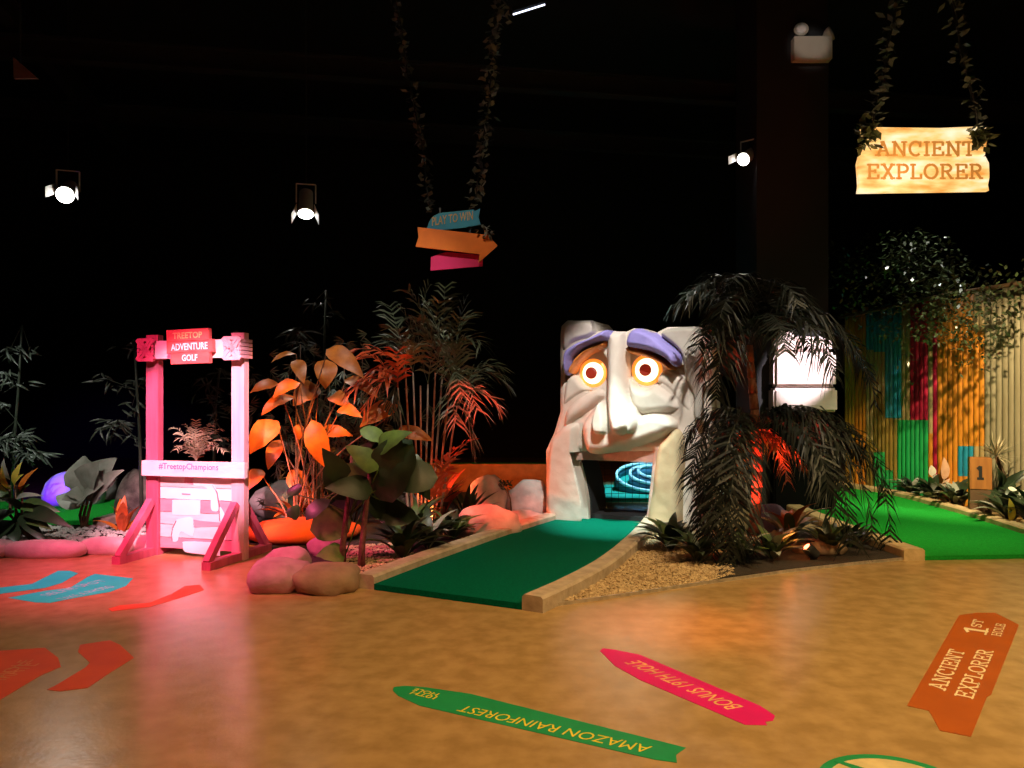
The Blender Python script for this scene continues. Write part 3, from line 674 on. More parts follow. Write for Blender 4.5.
# areca palm in the middle bed
ab = G(424, 534); ar = thing('areca_palm', 'tall cane palm with grey-green feathery fronds and red-orange canes in the middle bed', 'palm', ab)
tops = []
for i in range(9):
    t = P(398+i*7.5, 372-14*math.sin(i*1.3)-abs(i-4)*-4, ab.y+random.uniform(-.3,.3)); b = ab+V(((i-4)*.035, random.uniform(-.12,.12), .0)); tops.append(t)
    MB().tube([b.lerp(t, k/5)+V((0,0,.0)) for k in range(6)], .017, .010, 6).build('cane', M_stemred2 if i % 2 else mat('pale_cane_%s' % 'abcdefghi'[i], (.42,.32,.24), .7), ar, True)
for i, (tip, dd, lift) in enumerate([((500,372),-.1,.35),((508,384),.2,.2),((482,345),-.3,.3),((497,405),-.4,.2),((466,300),.2,.3),((430,281),.1,.3),((405,290),-.2,.35),((386,306),.3,.4),((470,318),-.5,.35),
        ((455,345),-.6,.2),((440,300),-.4,.3),((414,318),-.6,.25),((474,442),-.3,.1),((455,425),-.5,.1),((385,345),.4,.3),((445,285),.5,.3),((420,345),-.7,.2),((392,330),-.5,.3),((480,390),.5,.3),((400,310),.1,.3),((425,300),-.3,.3),((392,415),-.2,.2),((478,412),-.5,.2),((462,396),-.7,.2),((372,392),.3,.25)]):
    t = P(*tip, ab.y+dd); c = tops[(i*4) % 9] if abs(tip[0]-424) < 25 else (tops[8-(i % 3)] if tip[0] > 424 else tops[i % 3])
    o = V((t.x-c.x, t.y-c.y, 0)); MB().frond(bez(c, c+o*.3+V((0,0,lift)), c.lerp(t, .75)+V((0,0,lift*.7)), t, 12), .42, .030, .5, 13, .006, 1.0).build('frond', M_larec, ar)
for i, (tip, dd) in enumerate([((361,357),-.2),((352,352),-.1),((345,396),-.4),((352,390),-.3),((362,412),-.5),((360,380),-.3),((396,352),-.6),((458,446),-.4),((472,438),-.3),((448,462),-.5)]):
    t = P(*tip, ab.y+dd); c = tops[i % 3] if tip[0] < 430 else ab+V((.1,-.1,.35))
    MB().frond(bez(c, c.lerp(t,.3)+V((0,0,.16)), c.lerp(t,.7)+V((0,0,.15)), t, 10), .34, .042, .5, 8, .006, 1.0).build('red_lit_frond', M_lred, ar)  # red light on these fronds is put into their leaf colour

# orange-lit plant; its orange light is put into the leaf colour
ob = G(306, 535); op = thing('orange_lit_plant', 'tall plant with large drooping leaves tinted by orange light beside the frame', 'plant', ob)
od = ob.y
for i, (a, b, wd) in enumerate([((296,354),(271,363),7),((326,360),(325,389),20),((327,349),(364,378),17),((279,384),(250,393),11),((300,383),(273,398),14),((318,386),(293,406),22),
        ((294,397),(261,416),14),((278,421),(250,454),22),((331,396),(351,409),14),((318,434),(353,436),14),((299,424),(299,440),10),((398,405),(360,427),18),((312,420),(330,470),20),
        ((345,380),(378,398),14),((296,360),(304,384),13),((338,410),(362,418),12),((280,440),(268,470),14),((290,470),(312,500),18),((395,432),(433,441),14),((262,470),(246,492),14)]):
    dd = random.uniform(-.35,.35); A, B = P(*a, od+dd), P(*b, od+dd-random.uniform(.0,.25))
    MB().leaf(A, B, wd/FPX*od*1.15, (random.uniform(-.3,.3), -1, .7), .3, 7, .28, 'ovate', .05).build('leaf', M_lorange, op, True)
    s = ob+V((random.uniform(-.18,.18), random.uniform(-.1,.1), 0))
    MB().tube(bez(s, s+V((0,0,A.z*.6)), A+V((0,0,-.2)), A, 8), .011, .006, 5).build('stem', M_stemred2 if i % 2 else M_stem, op, True)
fc = MB()
for _ in range(360):
    p = P(random.gauss(330,42), random.gauss(425,42), od+random.uniform(.3,1.0))
    if p.z < .1: continue
    d = V((random.uniform(-1,1), random.uniform(-.6,.6), random.uniform(-1,.4))).normalized()*.14; s = d.cross(V((0,1,.4))).normalized()*.011
    for k in range(4):
        e = d.copy(); e.rotate(Matrix.Rotation((k-1.5)*.45, 3, 'Y')); fc.add([p, p+e*.5-s, p+e, p+e*.5+s], [(0,1,2,3)])
ft = thing('bamboo_shrub', 'thin grey-green bamboo shrub growing behind the orange-lit plant', 'shrub', G(330,525))
fc.build('foliage', M_larec, ft, stuff=True)
for i in range(7):
    x = 285+i*15; MB().tube([G(300+i*9, 524), P(x, 430, od+.6), P(x+random.uniform(-8,8), 330+random.uniform(0,50), od+.7)], .010, .005, 5).build('cane', M_stem, ft, True)

# big round-leaved plant in front
gb = G(352, 565); gp = thing('round_leaved_plant', 'dark green plant with big rounded leaves and red stems at the corner of the bed', 'plant', gb)
gd = gb.y
M_lg2 = leafm('olive_green_leaf', (.12,.20,.03), (.06,.11,.018), r=.6)
for i, (a, b, wd, m) in enumerate([((352,520),(310,530),34,1),((345,556),(316,556),26,1),((345,500),(328,460),26,0),((352,470),(377,440),20,1),((372,474),(328,476),20,1),((378,470),(345,446),24,1),((380,500),(412,440),52,0),((384,470),(400,434),34,0),
        ((390,480),(438,478),36,0),((372,490),(325,488),26,0),((365,500),(330,512),20,0),((380,510),(420,520),28,0),((362,480),(385,520),30,0),((395,455),(430,500),34,0),((330,500),(306,520),18,0),((300,515),(285,512),18,0),((298,495),(292,486),16,0),((378,450),(412,432),22,1),((385,440),(360,430),16,1),((345,480),(322,448),22,0)]):
    dd = random.uniform(-.25,.2); A, B = P(*a, gd+dd), P(*b, gd+dd-random.uniform(-.05,.2))
    MB().leaf(A, B, wd/FPX*gd*.98, (random.uniform(-.4,.4), -1, random.uniform(.2,1.1)), .22, 8, .18, ('round', 'heart')[i % 2], .03).build('leaf', M_lg2 if m else M_ldark, gp, True)
    s = G(346, 562) if i % 2 else G(362, 562)
    top = P(350+8*(i % 2)*2, 515-(i % 4)*12, gd)
    MB().tube([top, top.lerp(A,.5)+V((0,0,.03)), A], .009, .006, 5).build('leaf_stalk', M_lg2, gp, True)
for x, y in ((342,566),(361,568)):
    g = G(x, y); MB().tube([g, g+V((.01,0,.2)), P(x+6, 500, g.y), P(x+10, 455, g.y)], .035, .014, 8).build('stem', M_stemred, gp, True)

def rosette(name, label, cat, c, n, L, wd, mats, rise=.8, arch=.5, kind='lance', group=None, spread=1, seed=None, z0=.03):
    t = thing(name, label, cat, V((c.x, c.y, 0)), group)
    for i in range(n):
        a = 2*PI*i/n*2.4+random.uniform(-.3,.3); e = random.uniform(.25, 1.0)*rise; l = L*random.uniform(.65,1.1)
        d = V((math.cos(a)*math.cos(e)*spread, math.sin(a)*math.cos(e)*spread, math.sin(e)))*l
        b = V((c.x+math.cos(a)*.03, c.y+math.sin(a)*.03, z0)); m = mats[i % len(mats)]
        MB().leaf(b, b+d, wd*random.uniform(.8,1.15), (0,0,1), arch, 6, .3, kind).build('leaf', m, t, True)
    return t
GL = 'low leafy plants in the beds'
for px, py, n, L, wd, mats, lab in [(402,562,18,.42,.12,[M_ldark,M_ldark,M_lgreen],'low dark plant with pointed leaves next to the red stems of the round-leaved plant'),
        (427,552,18,.44,.12,[M_ldark,M_lgrey,M_ldark],'low dark plant with a few pale leaves beside the lane kerb'),
        (452,543,15,.38,.10,[M_ldark,M_lgreen],'low dark plant at the foot of the low red boulder'),
        (414,540,15,.50,.12,[M_ldark,M_lgreen],'low dark plant behind the pair of pointed-leaf plants'),
        (672,553,18,.36,.13,[M_ldark,M_ldark,M_lgreen],'dark broad-leaved plant on the gravel right beside the lane kerb'),
        (700,566,14,.34,.11,[M_ldark],'dark low plant under the palm fronds at the front of the gravel'),
        (742,566,16,.34,.11,[M_ldark,M_lgreen,M_lgrey],'low plant with a few pale leaves by the metal edging'),
        (775,563,16,.36,.11,[M_lgreen,M_ldark,M_lgrey],'low striped plant in front of the palm trunk'),
        (830,557,13,.34,.11,[M_ldark,M_lgreen],'low dark plant by the glowing uplight'),
        (852,551,12,.34,.09,[M_ldark],'dark trailing plant at the end of the gravel bed')]:
    rosette('low_plant', lab, 'plant', G(px,py)+V((0,.06,0)), int(n*1.7), L*1.12, wd*.85, mats, 1.0, .35, 'ovate', GL)
rosette('bromeliad', 'bromeliad with broad tan and orange leaves behind the low striped plant', 'plant', G(790,546), 14, .52, .12, [M_lpale,M_lorange,M_lgreen,M_lpale], 1.0, .4, 'lance')
rosette('croton', 'red-orange croton beside the boulders in the middle bed', 'plant', G(436,529)+V((0,.15,0)), 30, .72, .15, [M_lred,M_lred,M_lorange,M_ldark], 1.25, .25, 'ovate')
rosette('croton', 'small red-orange croton between the orange-lit plant and the flat red rock', 'plant', G(296,528), 14, .5, .12, [M_lred,M_lorange,M_ldark], 1.2, .3, 'ovate')
rosette('dark_shrub', 'dark spiky shrub in front of the pale upright boulder', 'shrub', G(466,528), 22, .5, .09, [M_ldark], 1.35, .2, 'ovate')
t = thing('dark_seedling', 'small dark tufted plant on a thin stem in front of the red boulder', 'plant', G(512,519))
g = G(512,519); MB().tube([g, g+V((-.02,0,.25)), P(507,488,g.y)], .012, .008, 6).build('stem', M_stem, t, True)
foliage_cloud(P(505,484,g.y), (.1,.08,.06), 60, .06, .03).build('foliage', M_ldark, t, stuff=True)
# plants left
gl = thing('grey_leaved_plant', 'plant with big pale grey-green leaves beside the violet dome', 'plant', G(84,532)); gd2 = G(84,532).y
for a, b, wd in [((92,500),(72,455),0),((86,500),(116,458),38),((90,492),(84,456),40),((84,505),(62,500),26),((84,500),(104,484),34),((86,500),(66,494),22),((94,500),(118,478),30),((80,508),(56,496),18),((88,495),(100,462),36),((100,500),(124,470),22)]:
    if not wd: continue
    A, B = P(*a, gd2), P(*b, gd2-random.uniform(-.1,.25)); MB().leaf(A, B, wd/FPX*gd2, (random.uniform(-.3,.3),-1,.8), .25, 7, .22, 'ovate', .03).build('leaf', M_lgrey, gl, True)
for x in (80,84,88): MB().tube([G(84,532), P(x,515,gd2), P(x+6,492,gd2)], .022, .012, 6).build('stem', M_stem, gl, True)
fl = thing('yellow_leaved_plant', 'dark plant with a few yellow leaves on top behind the long pink kerb rock', 'plant', G(14,552)+V((0,.35,0))); fd = G(14,552).y+.35
for a, b, wd, m in [((12,490),(2,466),14,M_lyellow),((16,490),(24,474),13,M_lyellow),((10,492),(-4,478),13,M_lyellow),((18,495),(38,468),12,M_lorange),((14,485),(22,462),11,M_lyellow),((16,500),(44,496),10,M_lgrey),((20,510),(-8,500),26,M_ldark),((20,505),(60,512),24,M_lgreen),((24,512),(72,528),26,M_ldark),((16,512),(38,540),28,M_ldark),
        ((14,510),(-10,530),30,M_ldark),((20,515),(48,545),20,M_ldark),((12,520),(-6,555),34,M_ldark),((15,525),(18,560),26,M_ldark),((28,520),(52,530),20,M_lgreen),((10,500),(-14,490),22,M_lgreen),((16,500),(30,484),16,M_lgreen),((10,480),(4,458),12,M_lgrey)]:
    A, B = P(*a, fd), P(*b, fd-random.uniform(-.1,.35)); B.z = max(B.z, .05); MB().leaf(A, B, wd*.62/FPX*fd, (random.uniform(-.3,.3),-1,.7), .25, 6, .25, 'ovate').build('leaf', m, fl, True)
for x in (10,16,22): MB().tube([V((fl.location.x,fl.location.y,0)), P(x,515,fd), P(x,485,fd)], .02, .01, 6).build('stem', M_stem, fl, True)
rosette('croton', 'small red croton against the frame post behind the pink kerb rock', 'plant', G(122,535), 9, .42, .11, [M_lred,M_lred,M_lorange], 1.35, .2, 'ovate')
def bamboo(label, pts, d, tufts, seed):
    random.seed(seed); t = thing('bamboo_plant', label, 'bamboo', G(pts[0][0], CAMZ*FPX/d+HOR))
    q = [P(x, y, d) for x, y in pts]; q[0].z = 0
    MB().tube(q, .022, .012, 7).build('culm', M_ldim, t, True)
    fo = MB()
    for x, y, r, n in tufts:
        c = P(x, y, d); near = min(q, key=lambda p: abs(p.z-c.z)); fo.tube([near, c], .005, .003, 4)
        for _ in range(n):
            a = random.uniform(-1.5,1.5); dr = V((math.sin(a), random.uniform(-.5,.5), -math.cos(a)*.8+.1)).normalized()*r/FPX*d*random.uniform(.6,1.2); b = c+V((random.uniform(-.1,.1), random.uniform(-.1,.1), random.uniform(-.06,.06)))
            fo.leaf(b, b+dr, .028, (0,-1,.5), .2, 3, .2, 'lance')
    fo.build('foliage', M_ldim, t, stuff=True); return t
bamboo('slender dim bamboo standing behind the yellow-leaved plant', [(10,520),(16,420),(19,380),(22,325)], 9.6, [(10,350,18,14),(6,374,16,14),(18,382,14,10),(2,404,14,10),(10,440,24,34),(32,450,20,28),(-6,440,22,24),(24,432,18,14),(30,350,12,6)], 3)
bamboo('slender dim bamboo standing close beside the frame post', [(142,520),(140,440),(137,390),(134,340)], 9.0, [(126,346,12,7),(138,344,10,6),(104,378,16,8),(118,386,12,6),(142,380,12,8),(132,406,14,12),(115,424,18,22),(140,440,14,10),(108,432,14,10)], 4)
bamboo('slender dim bamboo standing behind the orange-lit plant', [(318,520),(320,420),(324,360),(326,290)], 9.8, [(316,300,16,8),(334,316,14,8),(296,330,22,22),(304,345,20,18),(270,380,20,14),(340,345,18,10)], 5)
bamboo('slender dim bamboo seen through the opening of the frame', [(214,520),(214,440),(216,400),(220,368)], 9.6, [(222,370,14,8),(210,382,16,14),(205,398,14,10),(225,405,12,10),(224,440,14,12),(212,415,12,8)], 6)
random.seed(21)
fe = thing('fern', 'pale straw fern seen through the frame above the hashtag board', 'fern', G(200,535)); fb = V((G(200,535).x, G(200,535).y, .35))
for tip in [(172,428),(176,440),(184,424),(196,420),(212,424),(222,430),(228,440),(226,452),(176,450),(206,432),(216,445),(190,432)]:
    t_ = P(*tip, fb.y-random.uniform(-.2,.4)); c = P(196,462,fb.y); MB().frond(bez(c, c.lerp(t_,.2)+V((0,0,.15)), c.lerp(t_,.7)+V((0,0,.14)), t_, 12), .15, .014, .5, 16, .005, .7).build('frond', M_lpale, fe)
MB().tube([V((fb.x,fb.y,0)), P(196,464,fb.y)], .05, .04, 8).build('stem', M_stem, fe, True)
random.seed(33)
# ------------------------------------------------------------------ pale two-course block behind the palm
bt = thing('stone_block_stack', 'pale pink-lit two-course carved stone block on a dark plinth behind the palm', 'sculpture', P(806,516,10.2)*1)
bt.location.z = 0; WM[bt.name] = Matrix.Translation(bt.location); bx = bt.location.x; bw = 64/FPX*10.2
import bmesh
def bevbox(c, s, bev, m, nm, par):
    bm = bmesh.new(); bmesh.ops.create_cube(bm, size=1)
    for v in bm.verts: v.co = V((v.co.x*s[0], v.co.y*s[1], v.co.z*s[2]))
    bmesh.ops.bevel(bm, geom=list(bm.edges), offset=bev, segments=2, affect='EDGES')
    mb = MB(); bm.verts.ensure_lookup_table(); mb.add([v.co+V(c) for v in bm.verts], [[v.index for v in f.verts] for f in bm.faces]); bm.free()
    return mb.build(nm, m, par)
M_pblock = mat('pink_lit_stone', (.80,.68,.66), .7, (.7,.56,.54), 4, .2)  # white stone with a little of the pink light put into the colour
M_dk = mat('black_plinth_cloth', (.006,.006,.006), .9, (.004,.004,.004), 3, spec=.1)
zt = lambda y: CAMZ+(HOR-y)/FPX*10.2
bevbox((bx, 10.6, zt(412)/2), (bw*.95, .7, zt(412)), .02, M_dk, 'plinth', bt)
bevbox((bx, 10.6, (zt(412)+zt(388))/2), (bw, .8, zt(388)-zt(412)), .03, M_pblock, 'lower_course', bt)
bevbox((bx, 10.6, (zt(387)+zt(352))/2), (bw*.98, .78, zt(352)-zt(387)), .04, M_pblock, 'upper_course', bt)
bevbox((bx+.14, 10.62, (zt(352)+zt(336))/2), (bw*.6, .7, zt(336)-zt(352)), .05, M_pblock, 'cap_stone', bt)
bevbox((bx-.24, 10.62, (zt(352)+zt(330))/2), (bw*.34, .7, zt(330)-zt(352)), .04, M_pblock, 'cap_stone', bt)
spot((5.3, 7.4, 5.2), (bx, 10.3, 2.0), 3600, (1,.84,.87), 12, .4, .04)

# ------------------------------------------------------------------ bamboo wall with painted bands
bwall = thing('bamboo_wall', 'wall of upright bamboo poles painted with blocks of blue, crimson, orange and green', 'bamboo wall', (6.2, 11, 0))
cols = {'n': mat('natural_bamboo', (.52,.38,.17), .5, (.40,.27,.11), 2, .05, stretch=(5,5,1)), 'd': mat('weathered_bamboo', (.36,.31,.20), .5, (.27,.22,.13), 2, .05, stretch=(5,5,1)),
        'b': mat('blue_painted_bamboo', (.02,.33,.52), .45, (.015,.24,.4), 3), 'r': mat('crimson_painted_bamboo', (.60,.01,.06), .45, (.45,.008,.04), 3),
        'o': mat('orange_painted_bamboo', (.80,.30,.025), .45, (.65,.22,.015), 3), 'g': mat('green_painted_bamboo', (.015,.42,.10), .45, (.01,.3,.07), 3), 'v': mat('olive_painted_bamboo', (.34,.22,.04), .45, (.24,.17,.03), 3), 'y': mat('yellow_painted_bamboo', (.75,.42,.05), .45, (.6,.32,.03), 3)}
WA, WB = V((5.9,13.6,0)), V((6.9,8.2,0)); WD = (WB-WA); WL = WD.length; WDn = WD.normalized(); npole = 56
def pxof(p): return 512+FPX*p.x/p.y
for i in range(npole):
    p = WA+WD*((i+.5)/npole); px = pxof(p); r = WL/npole*.5*random.uniform(.92,1.02); Hh = 3.0+random.uniform(-.08,.08)
    zof = lambda y: CAMZ+(HOR-y)/FPX*p.y
    if px < 868: bands = [('y' if px < 858 else 'o', 0, 9)]
    elif px < 876: bands = [('v', 0, zof(440)), ('b', zof(432), zof(448)), ('b', zof(350), 9)]
    elif px < 888: bands = [('v', zof(452), zof(404)), ('g', 0, zof(452)), ('b', zof(352), 9)]
    elif px < 893: bands = [('v', zof(470), zof(418)), ('g', 0, zof(470)), ('b', zof(418), 9)]
    elif px < 904: bands = [('v', zof(480), zof(420)), ('g', 0, zof(480) if px < 899 else zof(420)), ('b', zof(418), 9)]
    elif px < 910: bands = [('g', 0, zof(420))]
    elif px < 928: bands = [('g', 0, zof(420)), ('r', zof(420), 9)]
    elif px < 934: bands = [('o', 0, 1.0)]
    elif px < 941: bands = [('r', 0, 9)]
    elif px < 957: bands = [('o', 0, 9)]
    elif px < 975: bands = [('o', 0, 9), ('b', zof(476), zof(446))]
    elif px < 988: bands = [('o', zof(446), zof(332))]
    else: bands = []
    base = 'd' if px > 985 else 'n'
    cuts = sorted({0.0, Hh, *[min(max(z, 0), Hh) for b in bands for z in b[1:]], .62, 1.27, 1.9, 2.5})
    keys = [base]+[b[0] for b in bands]; mats_ = [cols[k] for k in dict.fromkeys(keys)]; idx = {k: j for j, k in enumerate(dict.fromkeys(keys))}
    mb = MB(); n = 10; vs = []; fs = []; mi = []
    for z in cuts:
        rr = r*(1.06 if z in (.62,1.27,1.9,2.5) else .97)
        vs += [V((p.x+rr*math.cos(2*PI*j/n), p.y+rr*math.sin(2*PI*j/n), z)) for j in range(n)]
    for k in range(len(cuts)-1):
        zm = (cuts[k]+cuts[k+1])/2; key = base
        for b in bands:
            if b[1] < zm < b[2]: key = b[0]
        for j in range(n): fs.append((k*n+j, k*n+(j+1) % n, (k+1)*n+(j+1) % n, (k+1)*n+j)); mi.append(idx[key])
    fs.append(tuple(range((len(cuts)-1)*n, len(cuts)*n))); mi.append(0)
    mb.add(vs, fs); mb.mi = mi; mb.build('bamboo_pole', mats_, bwall, True)
WN = V((WDn.y, -WDn.x, 0)); WN = WN if WN.x < 0 else -WN
# ivy spilling over the wall
iv = thing('hanging_ivy', 'tangle of small-leaved ivy spilling over the top of the bamboo wall', 'ivy', WA.lerp(WB,.45)+V((-.3,0,3.0)))
fo = MB()
def leaflets(c, rad, n, l, wd):
    q = foliage_cloud(c, rad, n, l, wd); fo.add(q.v, q.f)
for px, py, d, rad, n in [(925,275,10.6,(.55,.45,.55),620),(905,255,10.8,(.45,.4,.4),300),(960,290,10.2,(.5,.4,.4),300),(870,290,11.6,(.6,.4,.6),300),(850,262,12,(.6,.4,.5),150),(945,318,10.3,(.35,.3,.4),260),(925,320,10.5,(.25,.25,.3),160),(985,320,9.8,(.4,.3,.4),200),(1010,290,9.6,(.4,.3,.4),120),(890,320,11.2,(.3,.3,.4),120)]:
    leaflets(P(px,py,d), rad, n, .085, .045)
for px, y0, y1, d in [(955,310,372,10.0),(968,315,350,9.9),(985,320,372,9.6),(998,320,360,9.5),(940,310,345,10.2),(972,300,366,9.8),(903,300,375,10.9),(912,320,390,10.8),(960,320,375,9.9)]:
    for k in range(26):
        t = random.random(); leaflets(P(px+random.uniform(-3,3), y0+(y1-y0)*t, d), (.04,.04,.04), 1, .075, .035)
fo.build('foliage', mat('ivy_leaf', (.055,.075,.03), .3, (.03,.045,.02), 12), iv, stuff=True)
mb = MB(); mb.tube([WA+V((-.12,0,2.95)), WA.lerp(WB,.5)+V((-.2,0,3.0)), WB+V((-.12,0,2.95))], .03, .03, 6); mb.build('vine_stem', M_stem, iv, True)
# plants between kerb and wall
GP = 'plants between the right lane and the bamboo wall'
for px, py, n, L, mats, lab in [(905,499,15,.42,[M_ldark,M_ldark,M_lgrey],'low dark plant with pale-edged leaves at the far end of the bamboo wall bed'),(925,505,16,.5,[M_ldark,M_lgrey,M_ldark],'dark glossy plant below the white spathe'),(948,511,16,.52,[M_ldark,M_ldark,M_lgrey],'dark glossy plant below the pink spathe'),
        (1000,526,18,.55,[M_ldark,M_ldark,M_lgrey,M_ldark],'dark glossy plant beside the number post'),(1024,532,16,.6,[M_ldark],'dark glossy plant at the end of the wall bed nearest the walkway')]:
    g = G(px,py)+V((.15,.06,0)); rosette('glossy_plant', lab, 'plant', g, int(n*1.7), L*.95, .12, mats, 1.1, .4, 'ovate', GP)
pl1 = thing('peace_lily', 'peace lily with one white and one pink spathe before the crimson poles', 'flower', G(935,506)+V((.3,.2,0))); dl = pl1.location.y
for (a, b, wd, m, nm) in [((932,476),(931,465),8,M_white,'white_spathe'),((944,480),(944,457),9,M_pinkleaf,'pink_spathe'),((938,490),(950,478),5,M_pinkleaf,'pink_spathe')]:
    A, B = P(*a, dl), P(*b, dl); MB().leaf(A, B, wd/FPX*dl, (0,-1,.2), .1, 6, .3).build(nm, m, pl1, True); MB().tube([V((pl1.location.x,dl,0)), P((a[0]+937)/2, 495, dl), A], .008, .006, 5).build('stem', M_lpale, pl1, True)
sk = thing('spiky_plant', 'pale starburst spiky plant above the number post', 'plant', G(1003,520)+V((.35,.2,0))); sd_ = sk.location.y; c = P(996,456,sd_)
for k in range(52):
    a = 2*PI*k/52*3.3; e = random.uniform(-.5,1.3); d = V((math.cos(a)*math.cos(e), math.sin(a)*math.cos(e), math.sin(e)))*random.uniform(.2,.34)
    MB().leaf(c, c+d, .022, (0,0,1), .05, 4, .3, 'lance').build('leaf', M_lpale if k % 5 else M_larec, sk, True)
MB().tube([V((sk.location.x,sd_,0)), c], .03, .025, 7).build('stem', M_stem, sk, True)
for k in range(9):
    A, B = P(996+random.uniform(-4,8), 490, sd_), P(996+random.uniform(-10,34), 470+random.uniform(-8,40), sd_-.2); MB().leaf(A, B, .1, (0,-1,.6), .2, 6, .25).build('broad_leaf', M_ldark, sk, True)
for (a, b, wd, m) in [((1008,487),(1019,494),5,M_white),((1011,522),(1009,498),9,M_lyellow)]:
    A, B = P(*a, 8.9), P(*b, 8.8); MB().leaf(A, B, wd/FPX*8.9, (0,-1,.3), .1, 6, .2).build('pale_leaf', m, sk, True)
# number post
gpst = G(979.5,519); pw = 19/FPX*gpst.y; hp = pw*.9
po = thing('number_post', 'square wooden post with a black number one beside the right lane kerb', 'post', (gpst.x, gpst.y+.12, 0))
M_post = mat('orange_brown_timber', (.40,.15,.028), .6, (.29,.10,.018), 3, .15, stretch=(6,6,.6)); M_postd = mat('dark_stained_timber', (.14,.07,.03), .7, None, 5)
zpt = CAMZ+(HOR-458)/FPX*gpst.y; zmid = CAMZ+(HOR-490)/FPX*gpst.y
bevbox((gpst.x, gpst.y+.12, zmid/2), (pw, hp, zmid), .008, M_postd, 'lower_block', po)
bevbox((gpst.x, gpst.y+.12, (zmid+zpt)/2), (pw*1.02, hp*1.02, zpt-zmid), .008, M_post, 'upper_block', po)
vs, fs, wd = slab_mesh('1', .26); po_l = letters(vs, fs, (gpst.x-.045, gpst.y+.12-hp*.51-.001, zpt-.27), (.15,0,0), (0,0,.16), (0,-1,0), po, mat('black_lettering', (.01,.01,.01), .6), 'numeral')
po.rotation_euler = (0, 0, -.42); po.location.x += .075

# ------------------------------------------------------------------ hanging signs and vines
def garland(label, pts, rad, n, m, r=.008):
    t = thing('vine_garland', label, 'vine', pts[-1], 'vine garlands hanging from the ceiling')
    MB().tube(pts, r, r, 5).build('rope', M_steel, t, True)
    fo = MB()
    for _ in range(n):
        k = random.random()*(len(pts)-1); i = int(k); p = pts[i].lerp(pts[i+1], k-i)
        q = foliage_cloud(p, (rad, rad, rad*1.5), 1, .09, .06); fo.add(q.v, q.f)
    fo.build('foliage', m, t, stuff=True); return t
M_vine = mat('grey_vine_leaf', (.20,.21,.19), .55, (.1,.11,.1), 10)  # grey leaf with darker mottling
M_vined = mat('dim_vine_leaf', (.10,.11,.10), .55, (.05,.06,.05), 10)  # darker copy of the vine leaf, dim light put into the colour
D1 = 8.2
def pick(pts): return [P(x, y, D1) for x, y in pts]
wavy = lambda a, b, n=12: [V(a).lerp(V(b), i/n)+V((random.uniform(-.02,.02),0,0)) for i in range(n+1)]
garland('thin leafy vine holding the tail end of the orange arrow sign', wavy(P(383,-70,D1+.1), P(432,212,D1+.1)), .06, 190, M_vined)
garland('leafy vine holding the head end of the orange arrow sign', wavy(P(511,-70,D1+.1), P(474,205,D1+.1)), .08, 320, M_vine)
sg = thing('arrow_sign', 'hanging stack of blue, orange and magenta arrow boards', 'sign', P(456,240,D1))
def board(pts, d, th, m, nm, par): 
    mb = MB(); q = [P(x, y, d) for x, y in pts]; q = [V((p.x, D1+(d-D1), p.z)) for p in q]; mb.prism(q, (0,th,0)); return mb.build(nm, m, par)
bl_ = board([(427,228),(429,222),(433,216),(440,213),(473,209.5),(475,211),(480,208.5),(478.5,217),(480.5,224.5),(460,228),(440,230)], D1+.06, .03, mat('blue_sign_board', (.02,.30,.50), .5, (.015,.24,.42), 5), 'blue_board', sg)
og_ = board([(417.5,227),(484,234.5),(484.5,231),(497.5,245.5),(478.5,262.5),(479.5,254),(415.5,246.5),(418.5,237)], D1, .03, mat('orange_sign_board', (.85,.20,.008), .5, (.75,.16,.006), 5), 'orange_arrow', sg)
mg_ = board([(431,257),(446,252),(483,255),(482.5,266),(430.5,270.5)], D1+.06, .03, mat('magenta_sign_board', (.75,.01,.16), .5, (.62,.008,.12), 5), 'magenta_board', sg)
vs, fs = font_mesh('PLAY TO WIN', .01); vs = fit(vs)
a0 = P(432,226,D1+.055); a1 = P(473,219.5,D1+.055); up = V((0,0,.095)); X = a1-a0
mb = MB(); mb.add([a0+X*(p.x+.5)+up*(p.y+.5) for p in vs], fs); mb.build('lettering', mat('tan_lettering', (.62,.42,.18), .6), bl_)
mb = MB()
for x, y0 in ((440,209),(470,209)): mb.beam(P(x,y0-1,D1+.105), P(x,262,D1+.105), .02, .02)
mb.build('backing_bar', M_steel, sg, stuff=True)
q = foliage_cloud(P(486,230,D1-.03), (.09,.05,.08), 26, .07, .04); q.build('leaf_tuft', M_vine, sg, stuff=True)

D2 = 7.0
bs = thing('lit_sign', 'glowing hanging plank sign reading ancient explorer in orange letters', 'sign', P(924,160,D2))
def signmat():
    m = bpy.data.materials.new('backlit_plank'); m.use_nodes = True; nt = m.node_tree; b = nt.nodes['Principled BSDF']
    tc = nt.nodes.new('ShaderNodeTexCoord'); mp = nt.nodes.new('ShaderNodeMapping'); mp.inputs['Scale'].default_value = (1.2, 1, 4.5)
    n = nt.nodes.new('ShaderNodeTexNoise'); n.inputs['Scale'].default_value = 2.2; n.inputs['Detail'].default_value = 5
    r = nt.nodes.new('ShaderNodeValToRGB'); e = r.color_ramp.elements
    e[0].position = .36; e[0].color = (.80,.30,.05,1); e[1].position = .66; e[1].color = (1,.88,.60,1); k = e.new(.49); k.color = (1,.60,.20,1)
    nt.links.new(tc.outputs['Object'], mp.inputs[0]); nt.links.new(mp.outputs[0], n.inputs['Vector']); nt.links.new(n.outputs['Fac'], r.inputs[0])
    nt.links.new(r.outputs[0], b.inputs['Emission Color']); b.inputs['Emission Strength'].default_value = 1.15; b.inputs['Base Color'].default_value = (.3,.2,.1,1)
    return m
M_back = signmat()
def sboard(pts, nm, th=.05, m=M_back, d=D2):
    mb = MB(); mb.prism([P(x, y, d) for x, y in pts], (0,th,0)); return mb.build(nm, m, bs)
